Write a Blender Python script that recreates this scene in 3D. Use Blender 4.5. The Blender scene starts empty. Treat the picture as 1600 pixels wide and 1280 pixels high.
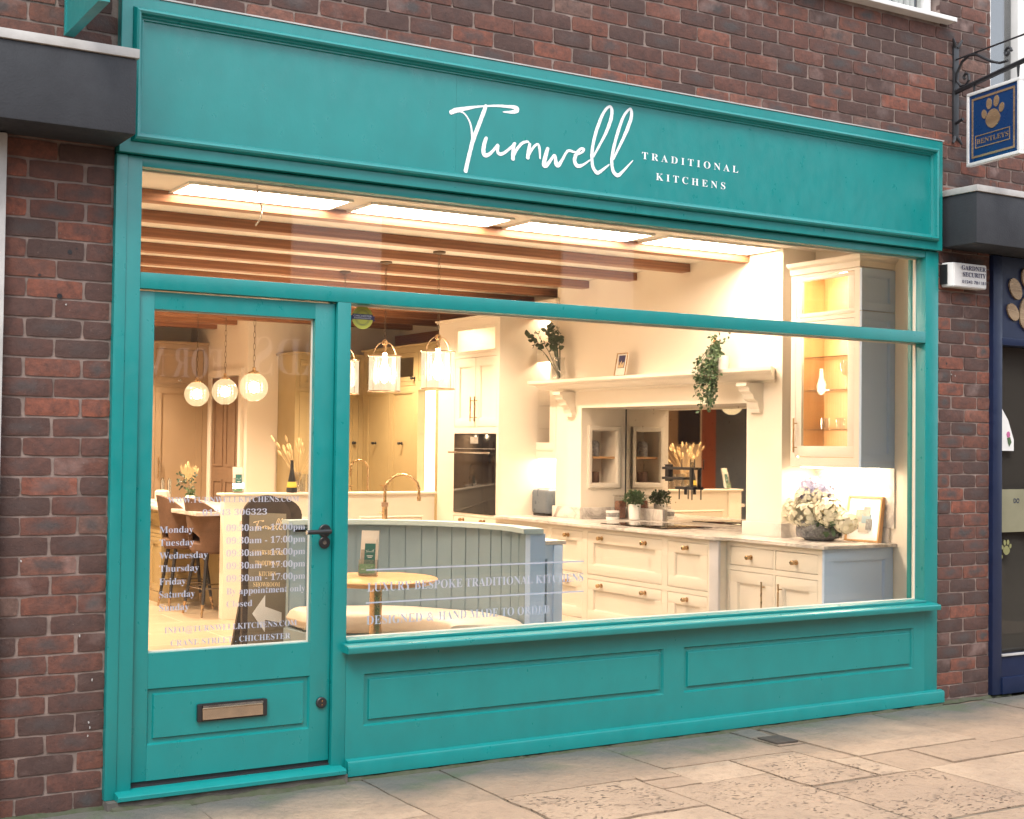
import bpy, bmesh, math, random
from mathutils import Vector, Matrix, noise
rnd = random.Random(7)
R = math.radians
S = bpy.context.scene
COL = S.collection

# ---------------------------------------------------------------- camera
cam = bpy.data.cameras.new("camera"); camo = bpy.data.objects.new("camera", cam); COL.objects.link(camo)
M = [[0.8537356508966604, -0.5205702008976342, 0.011920751882845889],
     [-0.023828940650053865, -0.016189578131273103, 0.999584953441891],
     [0.5201611480835067, 0.8536653697423412, 0.026226256445021124]]
camo.matrix_world = Matrix(((M[0][0], M[1][0], -M[2][0], -1.4339333), (M[0][1], M[1][1], -M[2][1], -5.3),
                            (M[0][2], M[1][2], -M[2][2], 1.3708534), (0, 0, 0, 1)))
cam.lens = 48.365; cam.sensor_width = 36; cam.clip_start = 0.05; cam.clip_end = 400
S.camera = camo

# ---------------------------------------------------------------- sky and sun (overcast street)
w = bpy.data.worlds.new("World"); S.world = w; w.use_nodes = True
nt = w.node_tree; bg = nt.nodes["Background"]
sky = nt.nodes.new("ShaderNodeTexSky"); sky.sky_type = 'NISHITA'; sky.sun_disc = False
sky.sun_elevation = R(52); sky.sun_rotation = R(215); sky.air_density = 1.0; sky.dust_density = 4.0; sky.ozone_density = 1.0
cloud = nt.nodes.new("ShaderNodeMix"); cloud.data_type = 'RGBA'; cloud.inputs[0].default_value = 0.62
cloud.inputs[7].default_value = (8.6, 8.9, 9.3, 1)
nt.links.new(sky.outputs[0], cloud.inputs[6]); nt.links.new(cloud.outputs[2], bg.inputs[0])
bg.inputs[1].default_value = 0.135
sd = bpy.data.lights.new("sun", 'SUN'); so = bpy.data.objects.new("sun", sd); COL.objects.link(so)
sd.energy = 1.1; sd.angle = R(22); sd.color = (1, 0.95, 0.88)
so.rotation_euler = (R(38), 0, R(-35))
S.view_settings.view_transform = 'Standard'; S.view_settings.look = 'None'
S.view_settings.exposure = 1.08; S.view_settings.gamma = 1.0
S.render.film_transparent = False
try:
    S.cycles.use_denoising = True
    S.cycles.max_bounces = 10; S.cycles.diffuse_bounces = 5; S.cycles.glossy_bounces = 5
    S.cycles.transparent_max_bounces = 24; S.cycles.transmission_bounces = 6
    S.cycles.sample_clamp_indirect = 6.0; S.cycles.caustics_reflective = False; S.cycles.caustics_refractive = False
except Exception:
    pass

# ---------------------------------------------------------------- materials
def newmat(name):
    m = bpy.data.materials.new(name); m.use_nodes = True
    n = m.node_tree.nodes; return m, n, m.node_tree.links, n["Principled BSDF"]
def setp(b, **k):
    for a, v in k.items():
        b.inputs[a.replace('_', ' ')].default_value = v
def coord(n, l, scale=(1, 1, 1)):
    tc = n.new("ShaderNodeTexCoord"); mp = n.new("ShaderNodeMapping"); mp.inputs['Scale'].default_value = scale
    l.new(tc.outputs['Object'], mp.inputs['Vector']); return mp.outputs[0]
def mixc(n, l, fac, a, b):
    m = n.new("ShaderNodeMix"); m.data_type = 'RGBA'
    for i, v in ((0, fac), (6, a), (7, b)):
        if hasattr(v, 'is_linked') or hasattr(v, 'links'): l.new(v, m.inputs[i])
        elif i == 0: m.inputs[0].default_value = v
        else: m.inputs[i].default_value = (*v, 1)
    return m.outputs[2]
def nz(n, l, vec, scale, detail=4, rough=0.55):
    t = n.new("ShaderNodeTexNoise"); t.inputs['Scale'].default_value = scale; t.inputs['Detail'].default_value = detail
    t.inputs['Roughness'].default_value = rough; l.new(vec, t.inputs['Vector']); return t.outputs['Fac']
def rng(n, l, v, a, b, c=0, d=1):
    m = n.new("ShaderNodeMapRange"); l.new(v, m.inputs[0])
    for i, x in ((1, a), (2, b), (3, c), (4, d)): m.inputs[i].default_value = x
    return m.outputs[0]
def bump(n, l, b, h, strength=0.2, dist=0.002):
    x = n.new("ShaderNodeBump"); x.inputs['Strength'].default_value = strength; x.inputs['Distance'].default_value = dist
    l.new(h, x.inputs['Height']); l.new(x.outputs[0], b.inputs['Normal']); return x
def paint(name, c, c2=None, rough=0.45, scale=6, bs=0.12, stretch=(1, 1, 1), metal=0.0, spec=0.5, bscale=60):
    m, n, l, b = newmat(name); v = coord(n, l, stretch)
    c2 = c2 or tuple(x * 0.86 for x in c)
    l.new(mixc(n, l, rng(n, l, nz(n, l, v, scale), .3, .7), c, c2), b.inputs['Base Color'])
    l.new(rng(n, l, nz(n, l, v, scale * 3), .3, .7, rough - .06, rough + .08), b.inputs['Roughness'])
    if bs: bump(n, l, b, nz(n, l, v, bscale, 3), bs)
    setp(b, Metallic=metal); b.inputs['Specular IOR Level'].default_value = spec
    return m
def wood(name, c, c2, axis='X', rough=0.5, scale=7, knots=True):
    m, n, l, b = newmat(name)
    st = {'X': (.12, 1.6, 1.6), 'Y': (1.6, .12, 1.6), 'Z': (1.6, 1.6, .12)}[axis]
    v = coord(n, l, st)
    wv = n.new("ShaderNodeTexWave"); wv.wave_type = 'BANDS'; wv.bands_direction = {'X': 'Z', 'Y': 'Z', 'Z': 'Y'}[axis]
    wv.inputs['Scale'].default_value = scale * 1.2; wv.inputs['Distortion'].default_value = 7; wv.inputs['Detail'].default_value = 3
    l.new(v, wv.inputs['Vector'])
    f = mixc(n, l, 0.5, (0, 0, 0), (1, 1, 1))
    a = n.new("ShaderNodeMath"); a.operation = 'MULTIPLY_ADD'; l.new(wv.outputs['Fac'], a.inputs[0]); a.inputs[1].default_value = .45
    l.new(rng(n, l, nz(n, l, v, scale * 2, 6, .65), .25, .75, 0, .55), a.inputs[2])
    l.new(mixc(n, l, a.outputs[0], c, c2), b.inputs['Base Color']); setp(b, Roughness=rough)
    bump(n, l, b, a.outputs[0], .12, .001)
    return m
def marble(name, c=(.66, .62, .58), vein=(.16, .15, .15)):
    m, n, l, b = newmat(name); v = coord(n, l)
    t = n.new("ShaderNodeTexNoise"); t.inputs['Scale'].default_value = 2.6; t.inputs['Detail'].default_value = 9
    t.inputs['Roughness'].default_value = .62; t.inputs['Distortion'].default_value = 1.4; l.new(v, t.inputs['Vector'])
    ab = n.new("ShaderNodeMath"); ab.operation = 'SUBTRACT'; l.new(t.outputs['Fac'], ab.inputs[0]); ab.inputs[1].default_value = .5
    aa = n.new("ShaderNodeMath"); aa.operation = 'ABSOLUTE'; l.new(ab.outputs[0], aa.inputs[0])
    k = rng(n, l, aa.outputs[0], 0, .09, 1.0, 0)
    k2 = n.new("ShaderNodeMath"); k2.operation = 'MULTIPLY'; l.new(k, k2.inputs[0]); l.new(rng(n, l, nz(n, l, v, 2.2), .35, .7), k2.inputs[1])
    l.new(mixc(n, l, k2.outputs[0], c, vein), b.inputs['Base Color']); setp(b, Roughness=.22)
    return m
def emit(name, c, s):
    m = bpy.data.materials.new(name); m.use_nodes = True; n = m.node_tree.nodes; l = m.node_tree.links
    n.remove(n["Principled BSDF"]); e = n.new("ShaderNodeEmission"); e.inputs[0].default_value = (*c, 1); e.inputs[1].default_value = s
    l.new(e.outputs[0], n["Material Output"].inputs[0]); return m
def glass(name, tint=(.97, .985, .98), f0=0.04, rough=0.0, boost=1.0):
    m = bpy.data.materials.new(name); m.use_nodes = True; n = m.node_tree.nodes; l = m.node_tree.links
    n.remove(n["Principled BSDF"])
    g = n.new("ShaderNodeNewGeometry"); d = n.new("ShaderNodeVectorMath"); d.operation = 'DOT_PRODUCT'
    l.new(g.outputs['Normal'], d.inputs[0]); l.new(g.outputs['Incoming'], d.inputs[1])
    def mth(op, a, b=None):
        x = n.new("ShaderNodeMath"); x.operation = op
        for i, q in enumerate((a, b)):
            if q is None: continue
            if isinstance(q, (int, float)): x.inputs[i].default_value = q
            else: l.new(q, x.inputs[i])
        return x.outputs[0]
    c = mth('ABSOLUTE', d.outputs['Value']); p = mth('POWER', mth('SUBTRACT', 1.0, c), 5.0)
    fr = mth('MULTIPLY', mth('ADD', mth('MULTIPLY', p, 1 - f0), f0), boost)
    t = n.new("ShaderNodeBsdfTransparent"); t.inputs[0].default_value = (*tint, 1)
    gl = n.new("ShaderNodeBsdfGlossy"); gl.inputs['Roughness'].default_value = rough
    mx = n.new("ShaderNodeMixShader"); l.new(fr, mx.inputs[0]); l.new(t.outputs[0], mx.inputs[1]); l.new(gl.outputs[0], mx.inputs[2])
    l.new(mx.outputs[0], n["Material Output"].inputs[0]); return m

teal = paint("teal_gloss_paint", (.002, .222, .220), (.003, .198, .196), rough=.33, scale=9, spec=.75, bs=.14, stretch=(1, 1, .6), bscale=110)
m_brick, n, l, b = newmat("brick")
at = n.new("ShaderNodeAttribute"); at.attribute_name = "tone"; uv = n.new("ShaderNodeUVMap"); uv.uv_map = "UVMap"
sx = n.new("ShaderNodeSeparateColor"); l.new(at.outputs['Color'], sx.inputs[0]); vv = coord(n, l)
cr = n.new("ShaderNodeValToRGB"); l.new(sx.outputs[0], cr.inputs[0])
stops = [(0, (.078, .044, .037)), (.22, (.105, .050, .040)), (.48, (.140, .058, .043)), (.72, (.175, .068, .046)), (.88, (.26, .084, .050)), (1, (.175, .105, .084))]
e = cr.color_ramp.elements; e[0].position = 0; e[0].color = (*stops[0][1], 1); e[1].position = 1; e[1].color = (*stops[-1][1], 1)
for p_, c_ in stops[1:-1]:
    q = e.new(p_); q.color = (*c_, 1)
suv = n.new("ShaderNodeSeparateXYZ"); l.new(uv.outputs[0], suv.inputs[0])
def MT(op, a, b=None, c=None):
    x = n.new("ShaderNodeMath"); x.operation = op
    for i, q in enumerate((a, b, c)):
        if q is None: continue
        if isinstance(q, (int, float)): x.inputs[i].default_value = q
        else: l.new(q, x.inputs[i])
    return x.outputs[0]
du = MT('MULTIPLY', MT('SUBTRACT', suv.outputs[0], .5), 2.3); dv = MT('MULTIPLY', MT('SUBTRACT', suv.outputs[1], .5), 1.9)
dd = MT('SQRT', MT('ADD', MT('MULTIPLY', du, du), MT('MULTIPLY', dv, dv)))
dd = MT('ADD', dd, MT('MULTIPLY', MT('SUBTRACT', nz(n, l, vv, 26, 5), .5), 1.5))
patch = MT('MULTIPLY', rng(n, l, dd, .25, .95, 1, 0), sx.outputs[1])
c1 = mixc(n, l, rng(n, l, nz(n, l, vv, 30, 7, .75), .35, .65, 0, .75), cr.outputs[0], (.052, .030, .027))
c2_ = mixc(n, l, patch, c1, (.062, .054, .054))
c3 = mixc(n, l, rng(n, l, nz(n, l, vv, 75, 3), .66, .78, 0, .35), c2_, (.32, .25, .22))
c4 = mixc(n, l, MT('MULTIPLY', rng(n, l, nz(n, l, vv, 9, 4), .5, .72), sx.outputs[2]), c3, (.30, .21, .19))
l.new(c4, b.inputs['Base Color']); setp(b, Roughness=.85)
bump(n, l, b, MT('ADD', nz(n, l, vv, 70, 6, .7), MT('MULTIPLY', nz(n, l, vv, 16, 3), 1.4)), .8, .004)
m_mortar = paint("mortar", (.28, .215, .19), (.16, .125, .11), rough=.95, scale=14, bs=.9, bscale=130)
m_black = paint("charcoal_render", (.030, .033, .040), (.022, .024, .030), rough=.7, scale=5, bs=.6, bscale=110)
m_cap = paint("lead_grey_coping", (.52, .51, .50), (.36, .35, .34), rough=.6, scale=7, bs=.2)
m_navy = paint("navy_paint", (.004, .011, .042), (.006, .015, .052), rough=.4, scale=6)
m_white = paint("white_paint", (.78, .78, .77), rough=.4)
m_letter = paint("white_vinyl", (.86, .88, .90), (.80, .82, .85), rough=.5, bs=0)
m_etch = paint("pale_blue_grey_vinyl", (.40, .43, .52), (.37, .40, .49), rough=.5, bs=0)
m_brass = paint("brushed_brass", (.52, .36, .20), (.46, .31, .16), rough=.26, metal=1, bs=0)
m_bronze = paint("dark_bronze", (.14, .095, .06), rough=.4, metal=.6, bs=0)
m_gold = paint("polished_gold", (.50, .36, .22), (.30, .20, .12), rough=.25, metal=.45, bs=0, scale=5, stretch=(.3, .3, 3))
m_blackmetal = paint("black_metal", (.02, .02, .022), rough=.38, bs=.05)
m_iron = paint("painted_iron", (.016, .018, .022), (.03, .03, .034), rough=.45, bs=.3)
m_chrome = paint("steel", (.6, .58, .55), rough=.18, metal=1, bs=0)
m_cream = paint("cream_paint", (.72, .665, .58), (.70, .645, .56), rough=.42, scale=3, bs=.05)
m_wall = paint("cream_wall_paint", (.78, .71, .61), (.76, .69, .59), rough=.8, scale=2, bs=.1)
m_ceil = paint("ceiling_paint", (.84, .80, .73), rough=.85, scale=2, bs=.1)
m_greenc = paint("olive_cream_cabinet_paint", (.40, .31, .155), (.37, .285, .14), rough=.45, scale=3, bs=.05)
m_taupe = paint("taupe_cabinet_paint", (.40, .29, .19), (.37, .27, .17), rough=.45, scale=3, bs=.05)
m_brownd = paint("brown_door_paint", (.23, .145, .09), rough=.45, scale=3, bs=.05)
m_sage = paint("sage_blue_paint", (.20, .285, .34), (.19, .27, .32), rough=.42, scale=3, bs=.05)
m_daytint = paint("daylight_tinted_paint", (.42, .56, .78), (.40, .54, .76), rough=.42, scale=3, bs=.05)  # cool daylight painted into the colour of the street-facing panels and posts
m_dblue = paint("dark_blue_paint", (.03, .045, .065), rough=.4)
m_oak = wood("oak_veneer", (.56, .33, .15), (.44, .24, .10), 'Z', .45)
m_oakx = wood("oak_tabletop", (.62, .38, .18), (.46, .26, .11), 'X', .3)
m_beam = wood("reclaimed_beam_wood", (.36, .165, .078), (.20, .080, .038), 'X', .5, 6)
m_redw = wood("red_brown_wood", (.25, .065, .022), (.15, .035, .012), 'Z', .35)
m_marble = marble("veined_marble")
m_black_glass = paint("black_glass", (.012, .012, .014), rough=.06, bs=0)
m_hob = paint("hob_glass", (.015, .013, .012), rough=.04, bs=0)
m_fab = paint("cream_fabric", (.66, .58, .48), (.60, .52, .43), rough=.95, scale=12, bs=.5, bscale=400)
m_velvet = paint("brown_velvet", (.150, .085, .055), (.105, .060, .040), rough=.8, scale=10, bs=.2)
m_leg = paint("black_leg", (.018, .018, .022), rough=.4, bs=0)
m_glass = glass("window_glass", (.97, .98, .97), .04, 0, 1.35)
m_gware = glass("clear_glassware", (.93, .93, .92), .07, 0, 1.6)
m_ribbed = glass("ribbed_lamp_glass", (1, .96, .88), .08, .15, 1.3)
m_panel = emit("ceiling_light_diffuser", (1, .78, .60), 23)
m_led = emit("cabinet_led", (1, .78, .56), 16)
m_spot = emit("cabinet_spotlight", (1, .76, .50), 260)
m_pane = glass("cabinet_pane", (.99, .99, .985), .018)
m_terra = paint("stone_pot", (.55, .50, .44), (.47, .42, .37), rough=.85, bs=.3)
m_leaf = paint("leaf_green", (.035, .085, .030), (.075, .12, .05), rough=.5, scale=30, bs=0)
m_leaf2 = paint("eucalyptus_green", (.05, .085, .045), (.03, .05, .03), rough=.5, scale=30, bs=0)
m_brush = paint("dried_grass", (.68, .53, .31), (.58, .42, .22), rough=.9, scale=30, bs=0)
m_pet = paint("hydrangea_petal", (.80, .76, .62), (.70, .66, .50), rough=.7, scale=20, bs=0)
m_petb = paint("blue_hydrangea_petal", (.42, .42, .66), (.60, .58, .74), rough=.7, scale=20, bs=0)
m_wick = paint("grey_twig_bowl", (.11, .11, .12), (.33, .32, .31), rough=.8, scale=60, bs=.8)
m_paper = paint("printed_paper", (.70, .66, .60), rough=.6, bs=0)
m_tealp = paint("dark_teal_print", (.02, .13, .12), rough=.5, bs=0)
m_green_p = paint("green_print", (.16, .42, .24), rough=.5, bs=0)
m_greyp = paint("grey_print", (.20, .19, .18), (.42, .38, .33), rough=.6, scale=20, bs=0)
m_chalk = paint("grey_board", (.21, .18, .13), rough=.6)
m_darkwood = wood("dark_stained_wood", (.050, .032, .022), (.028, .018, .013), 'Z', .5)
m_gum = paint("weatherstrip", (.02, .022, .026), rough=.6)
m_conc = paint("concrete", (.17, .155, .135), (.08, .075, .068), rough=.95, scale=12, bs=.9, bscale=90)
m_yel = paint("lime_sticker", (.50, .50, .08), (.42, .42, .08), rough=.4, bs=0)
m_purple = paint("navy_banner", (.035, .035, .11), rough=.4, bs=0)
m_roof = paint("dark_roof_slate", (.05, .045, .045), (.03, .03, .03), rough=.8, stretch=(1, 4, 4), scale=6, bs=.6)
m_mirror, n, l, b = newmat("antique_mirror"); vv = coord(n, l)
l.new(mixc(n, l, rng(n, l, nz(n, l, vv, 40, 4), .66, .74), (.86, .82, .74), (.25, .18, .12)), b.inputs['Base Color'])
setp(b, Metallic=1.0, Roughness=.02)
m_floor, n, l, b = newmat("stone_tile_floor"); vv = coord(n, l)
bt = n.new("ShaderNodeTexBrick"); bt.offset = .5; bt.inputs['Scale'].default_value = 1; bt.inputs['Mortar Size'].default_value = .006
bt.inputs['Brick Width'].default_value = .9; bt.inputs['Row Height'].default_value = .6
bt.inputs['Color1'].default_value = (.36, .27, .18, 1); bt.inputs['Color2'].default_value = (.32, .24, .155, 1); bt.inputs['Mortar'].default_value = (.55, .46, .34, 1)
l.new(vv, bt.inputs['Vector']); l.new(mixc(n, l, rng(n, l, nz(n, l, vv, 3, 6), .3, .7, 0, .4), bt.outputs[0], (.40, .33, .25)), b.inputs['Base Color'])
setp(b, Roughness=.35)
m_flag, n, l, b = newmat("york_stone"); vv = coord(n, l)
at = n.new("ShaderNodeAttribute"); at.attribute_name = "tone"; sx = n.new("ShaderNodeSeparateColor"); l.new(at.outputs['Color'], sx.inputs[0])
ca = mixc(n, l, sx.outputs[0], (.37, .262, .18), (.48, .355, .25))
ca = mixc(n, l, rng(n, l, nz(n, l, vv, 2.6, 6, .6), .35, .7, 0, .75), ca, (.29, .205, .145))
ca = mixc(n, l, rng(n, l, nz(n, l, vv, 22, 6, .7), .5, .75, 0, .5), ca, (.16, .115, .085))
vo = n.new("ShaderNodeTexVoronoi"); vo.inputs['Scale'].default_value = 26; vo.inputs['Randomness'].default_value = 1
mp = n.new("ShaderNodeMapping"); mp.inputs['Scale'].default_value = (1, 2.4, 1); mp.inputs['Rotation'].default_value = (0, 0, .5)
wq = n.new("ShaderNodeTexNoise"); wq.inputs['Scale'].default_value = 9; l.new(vv, wq.inputs['Vector'])
ad = n.new("ShaderNodeVectorMath"); ad.operation = 'MULTIPLY_ADD'; l.new(wq.outputs['Color'], ad.inputs[0]); ad.inputs[1].default_value = (.14, .14, .14); l.new(vv, ad.inputs[2])
l.new(ad.outputs[0], mp.inputs[0]); l.new(mp.outputs[0], vo.inputs['Vector'])
pit = MT('MULTIPLY', MT('MULTIPLY', rng(n, l, vo.outputs['Distance'], .16, .34, 1, 0), sx.outputs[1]), rng(n, l, nz(n, l, vv, 5, 3), .40, .56))
ca = mixc(n, l, MT('MULTIPLY', pit, .9), ca, (.085, .055, .040))
sp = n.new("ShaderNodeSeparateXYZ"); tco = n.new("ShaderNodeTexCoord"); l.new(tco.outputs['Object'], sp.inputs[0])
wall_shade = rng(n, l, MT('ADD', sp.outputs[1], MT('MULTIPLY', MT('SUBTRACT', nz(n, l, vv, 2.4, 5, .6), .5), .55)), -.46, -.12)  # bluish shade along the wall base, painted into the stone colour
ca = mixc(n, l, MT('MULTIPLY', wall_shade, .88), ca, (.085, .096, .092))
ca = mixc(n, l, MT('MULTIPLY', wall_shade, rng(n, l, nz(n, l, vv, 4.5, 4), .52, .68, 0, .6)), ca, (.085, .115, .055))
l.new(ca, b.inputs['Base Color']); setp(b, Roughness=.75)
bump(n, l, b, MT('SUBTRACT', MT('ADD', nz(n, l, vv, 30, 8, .65), MT('MULTIPLY', nz(n, l, vv, 6, 4), 1.5)), MT('MULTIPLY', pit, 1.1)), 1.0, .014)

# ---------------------------------------------------------------- mesh builder
LOC = {}
class MB:
    def __init__(s): s.bm = bmesh.new()
    def _xf(s, vs, mat):
        if mat is not None:
            for v in vs: v.co = mat @ v.co
    def box(s, x0, x1, y0, y1, z0, z1, bev=0.0, mat=None, seg=2):
        r = bmesh.ops.create_cube(s.bm, size=1.0); vs = r['verts']
        for v in vs:
            v.co = Vector((x0 if v.co.x < 0 else x1, y0 if v.co.y < 0 else y1, z0 if v.co.z < 0 else z1))
        if bev:
            es = list({e for v in vs for e in v.link_edges})
            q = bmesh.ops.bevel(s.bm, geom=es, offset=min(bev, .49 * min(abs(x1 - x0), abs(y1 - y0), abs(z1 - z0))), segments=seg, profile=.6, affect='EDGES')
            vs = list({v for f in q['faces'] for v in f.verts} | {v for v in vs if v.is_valid})
        s._xf(vs, mat); return s
    def face(s, pts):
        vs = [s.bm.verts.new(p) for p in pts]
        try: s.bm.faces.new(vs)
        except ValueError: pass
        return s
    def prism(s, poly, axis, a, b):
        def P(u, v, t): return {'X': (t, u, v), 'Y': (u, t, v), 'Z': (u, v, t)}[axis]
        A = [s.bm.verts.new(P(u, v, a)) for u, v in poly]; B = [s.bm.verts.new(P(u, v, b)) for u, v in poly]
        n_ = len(poly); s.bm.faces.new(A); s.bm.faces.new(B[::-1])
        for i in range(n_): s.bm.faces.new((A[i], B[i], B[(i + 1) % n_], A[(i + 1) % n_]))
        return s
    def tube(s, pts, r, seg=8, cap=True, closed=False):
        pts = [Vector(p) for p in pts]; rs = r if isinstance(r, (list, tuple)) else [r] * len(pts)
        rings = []; N = len(pts); up = None
        for i, p in enumerate(pts):
            if closed: t = (pts[(i + 1) % N] - pts[i - 1])
            else: t = pts[min(i + 1, N - 1)] - pts[max(i - 1, 0)]
            if t.length < 1e-9: t = Vector((0, 0, 1))
            t.normalize()
            if up is None:
                up = t.orthogonal().normalized()
            else:
                up = (up - t * up.dot(t))
                if up.length < 1e-6: up = t.orthogonal()
                up.normalize()
            sd_ = t.cross(up)
            rings.append([s.bm.verts.new(p + (up * math.cos(a) + sd_ * math.sin(a)) * rs[i]) for a in [2 * math.pi * k / seg for k in range(seg)]])
        rng_ = range(N) if closed else range(N - 1)
        for i in rng_:
            A, B = rings[i], rings[(i + 1) % N]
            for k in range(seg): s.bm.faces.new((A[k], A[(k + 1) % seg], B[(k + 1) % seg], B[k]))
        if cap and not closed:
            s.bm.faces.new(rings[0][::-1]); s.bm.faces.new(rings[-1])
        return s
    def lathe(s, prof, c=(0, 0, 0), seg=24, mat=None, caps=True):
        rings = []
        for r_, z in prof:
            if r_ < 1e-6: rings.append([s.bm.verts.new((c[0], c[1], c[2] + z))])
            else: rings.append([s.bm.verts.new((c[0] + r_ * math.cos(2 * math.pi * k / seg), c[1] + r_ * math.sin(2 * math.pi * k / seg), c[2] + z)) for k in range(seg)])
        for A, B in zip(rings, rings[1:]):
            for k in range(seg):
                a = [A[k % len(A)], A[(k + 1) % len(A)], B[(k + 1) % len(B)], B[k % len(B)]]
                u = []
                for v in a:
                    if v not in u: u.append(v)
                if len(u) > 2:
                    try: s.bm.faces.new(u)
                    except ValueError: pass
        if caps:
            if len(rings[0]) > 2: s.bm.faces.new(rings[0][::-1])
            if len(rings[-1]) > 2: s.bm.faces.new(rings[-1])
        if mat is not None: s._xf([v for q in rings for v in q], mat)
        return s
    def mesh(s, name, mats, smooth=True, off=(0, 0, 0)):
        bmesh.ops.recalc_face_normals(s.bm, faces=s.bm.faces)
        o = Vector(off)
        for v in s.bm.verts: v.co -= o
        me = bpy.data.meshes.new(name); s.bm.to_mesh(me); s.bm.free()
        for m in (mats if isinstance(mats, (list, tuple)) else [mats]): me.materials.append(m)
        if smooth:
            for p in me.polygons: p.use_smooth = True
            try: me.set_sharp_from_angle(angle=R(32))
            except Exception: pass
        return me
def link(name, me, parent=None, loc=None):
    o = bpy.data.objects.new(name, me); COL.objects.link(o)
    if parent: o.parent = parent; LOC[o.name] = LOC[parent.name]
    else:
        LOC[o.name] = Vector(loc or (0, 0, 0)); o.location = LOC[o.name]
    return o
def tagit(o, label=None, cat=None, group=None, kind=None):
    if label: o['label'] = label
    if cat: o['category'] = cat
    if group: o['group'] = group
    if kind: o['kind'] = kind
    return o
def thing(name, label, cat, loc, group=None):
    o = bpy.data.objects.new(name, None); o.empty_display_size = .1; COL.objects.link(o); o.location = loc; LOC[o.name] = Vector(loc)
    return tagit(o, label, cat, group)
def part(parent, name, mb, mat, label=None, smooth=True):
    me = mb.mesh(name, mat, smooth, LOC[parent.name]); o = link(name, me, parent)
    if label: o['label'] = label
    return o
def solo(name, label, cat, mb, mat, group=None, smooth=True):
    mn = [min(v.co[i] for v in mb.bm.verts) for i in range(3)]; mx = [max(v.co[i] for v in mb.bm.verts) for i in range(3)]
    loc = ((mn[0] + mx[0]) / 2, (mn[1] + mx[1]) / 2, mn[2])
    return tagit(link(name, mb.mesh(name, mat, smooth, loc), None, loc), label, cat, group)
def struct(name, mb, mat, smooth=False):
    return tagit(link(name, mb.mesh(name, mat, smooth)), kind='structure')
def copy_tree(o, parent=None, dloc=(0, 0, 0), rotz=None):
    c = o.copy(); COL.objects.link(c)
    if parent: c.parent = parent
    else:
        c.location = Vector(o.location) + Vector(dloc)
        if rotz is not None: c.rotation_euler.z = rotz
    for ch in list(o.children): copy_tree(ch, c)
    return c
def mathserif(s):
    o = ''
    for c in s:
        if 'A' <= c <= 'Z': o += chr(0x1D400 + ord(c) - 65)
        elif 'a' <= c <= 'z': o += chr(0x1D41A + ord(c) - 97)
        elif '0' <= c <= '9': o += chr(0x1D7CE + ord(c) - 48)
        else: o += c
    return o
def text_bm(mb, s, mtx, h, width=None, x_align='L', serif=True, sp=1.0, off=-.004, thick=0.0):
    """lettering: s in the local XY plane, cap height h, placed by mtx; width fits the line"""
    cu = bpy.data.curves.new("lettering", 'FONT'); cu.body = mathserif(s) if serif else s
    cu.space_character = sp; cu.offset = off; cu.resolution_u = 4
    o = bpy.data.objects.new("lettering_tmp", cu); COL.objects.link(o)
    dg = bpy.context.evaluated_depsgraph_get(); dg.update(); me = bpy.data.meshes.new_from_object(o.evaluated_get(dg))
    bpy.data.objects.remove(o); xs = [v.co.x for v in me.vertices]
    x0, x1 = min(xs), max(xs); k = h / .69; kx = (width / (x1 - x0)) if width else k
    base = len(mb.bm.verts); mb.bm.from_mesh(me); bpy.data.meshes.remove(me); mb.bm.verts.ensure_lookup_table()
    sh = {'L': 0, 'C': -(x1 - x0) / 2, 'R': -(x1 - x0)}[x_align]
    for v in mb.bm.verts[base:]:
        v.co = mtx @ Vector(((v.co.x - x0 + sh) * kx, v.co.y * k, 0))
    return mb
def FX(x, y, z):   # facing -Y (street): local x -> +X, local y -> +Z
    return Matrix(((1, 0, 0, x), (0, 0, -1, y), (0, 1, 0, z), (0, 0, 0, 1)))
def FS(x, y, z):   # facing -X: local x -> -Y, local y -> +Z
    return Matrix(((0, 0, -1, x), (-1, 0, 0, y), (0, 1, 0, z), (0, 0, 0, 1)))
def FB(x, y, z):   # facing +Y
    return Matrix(((-1, 0, 0, x), (0, 0, 1, y), (0, 1, 0, z), (0, 0, 0, 1)))
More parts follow.
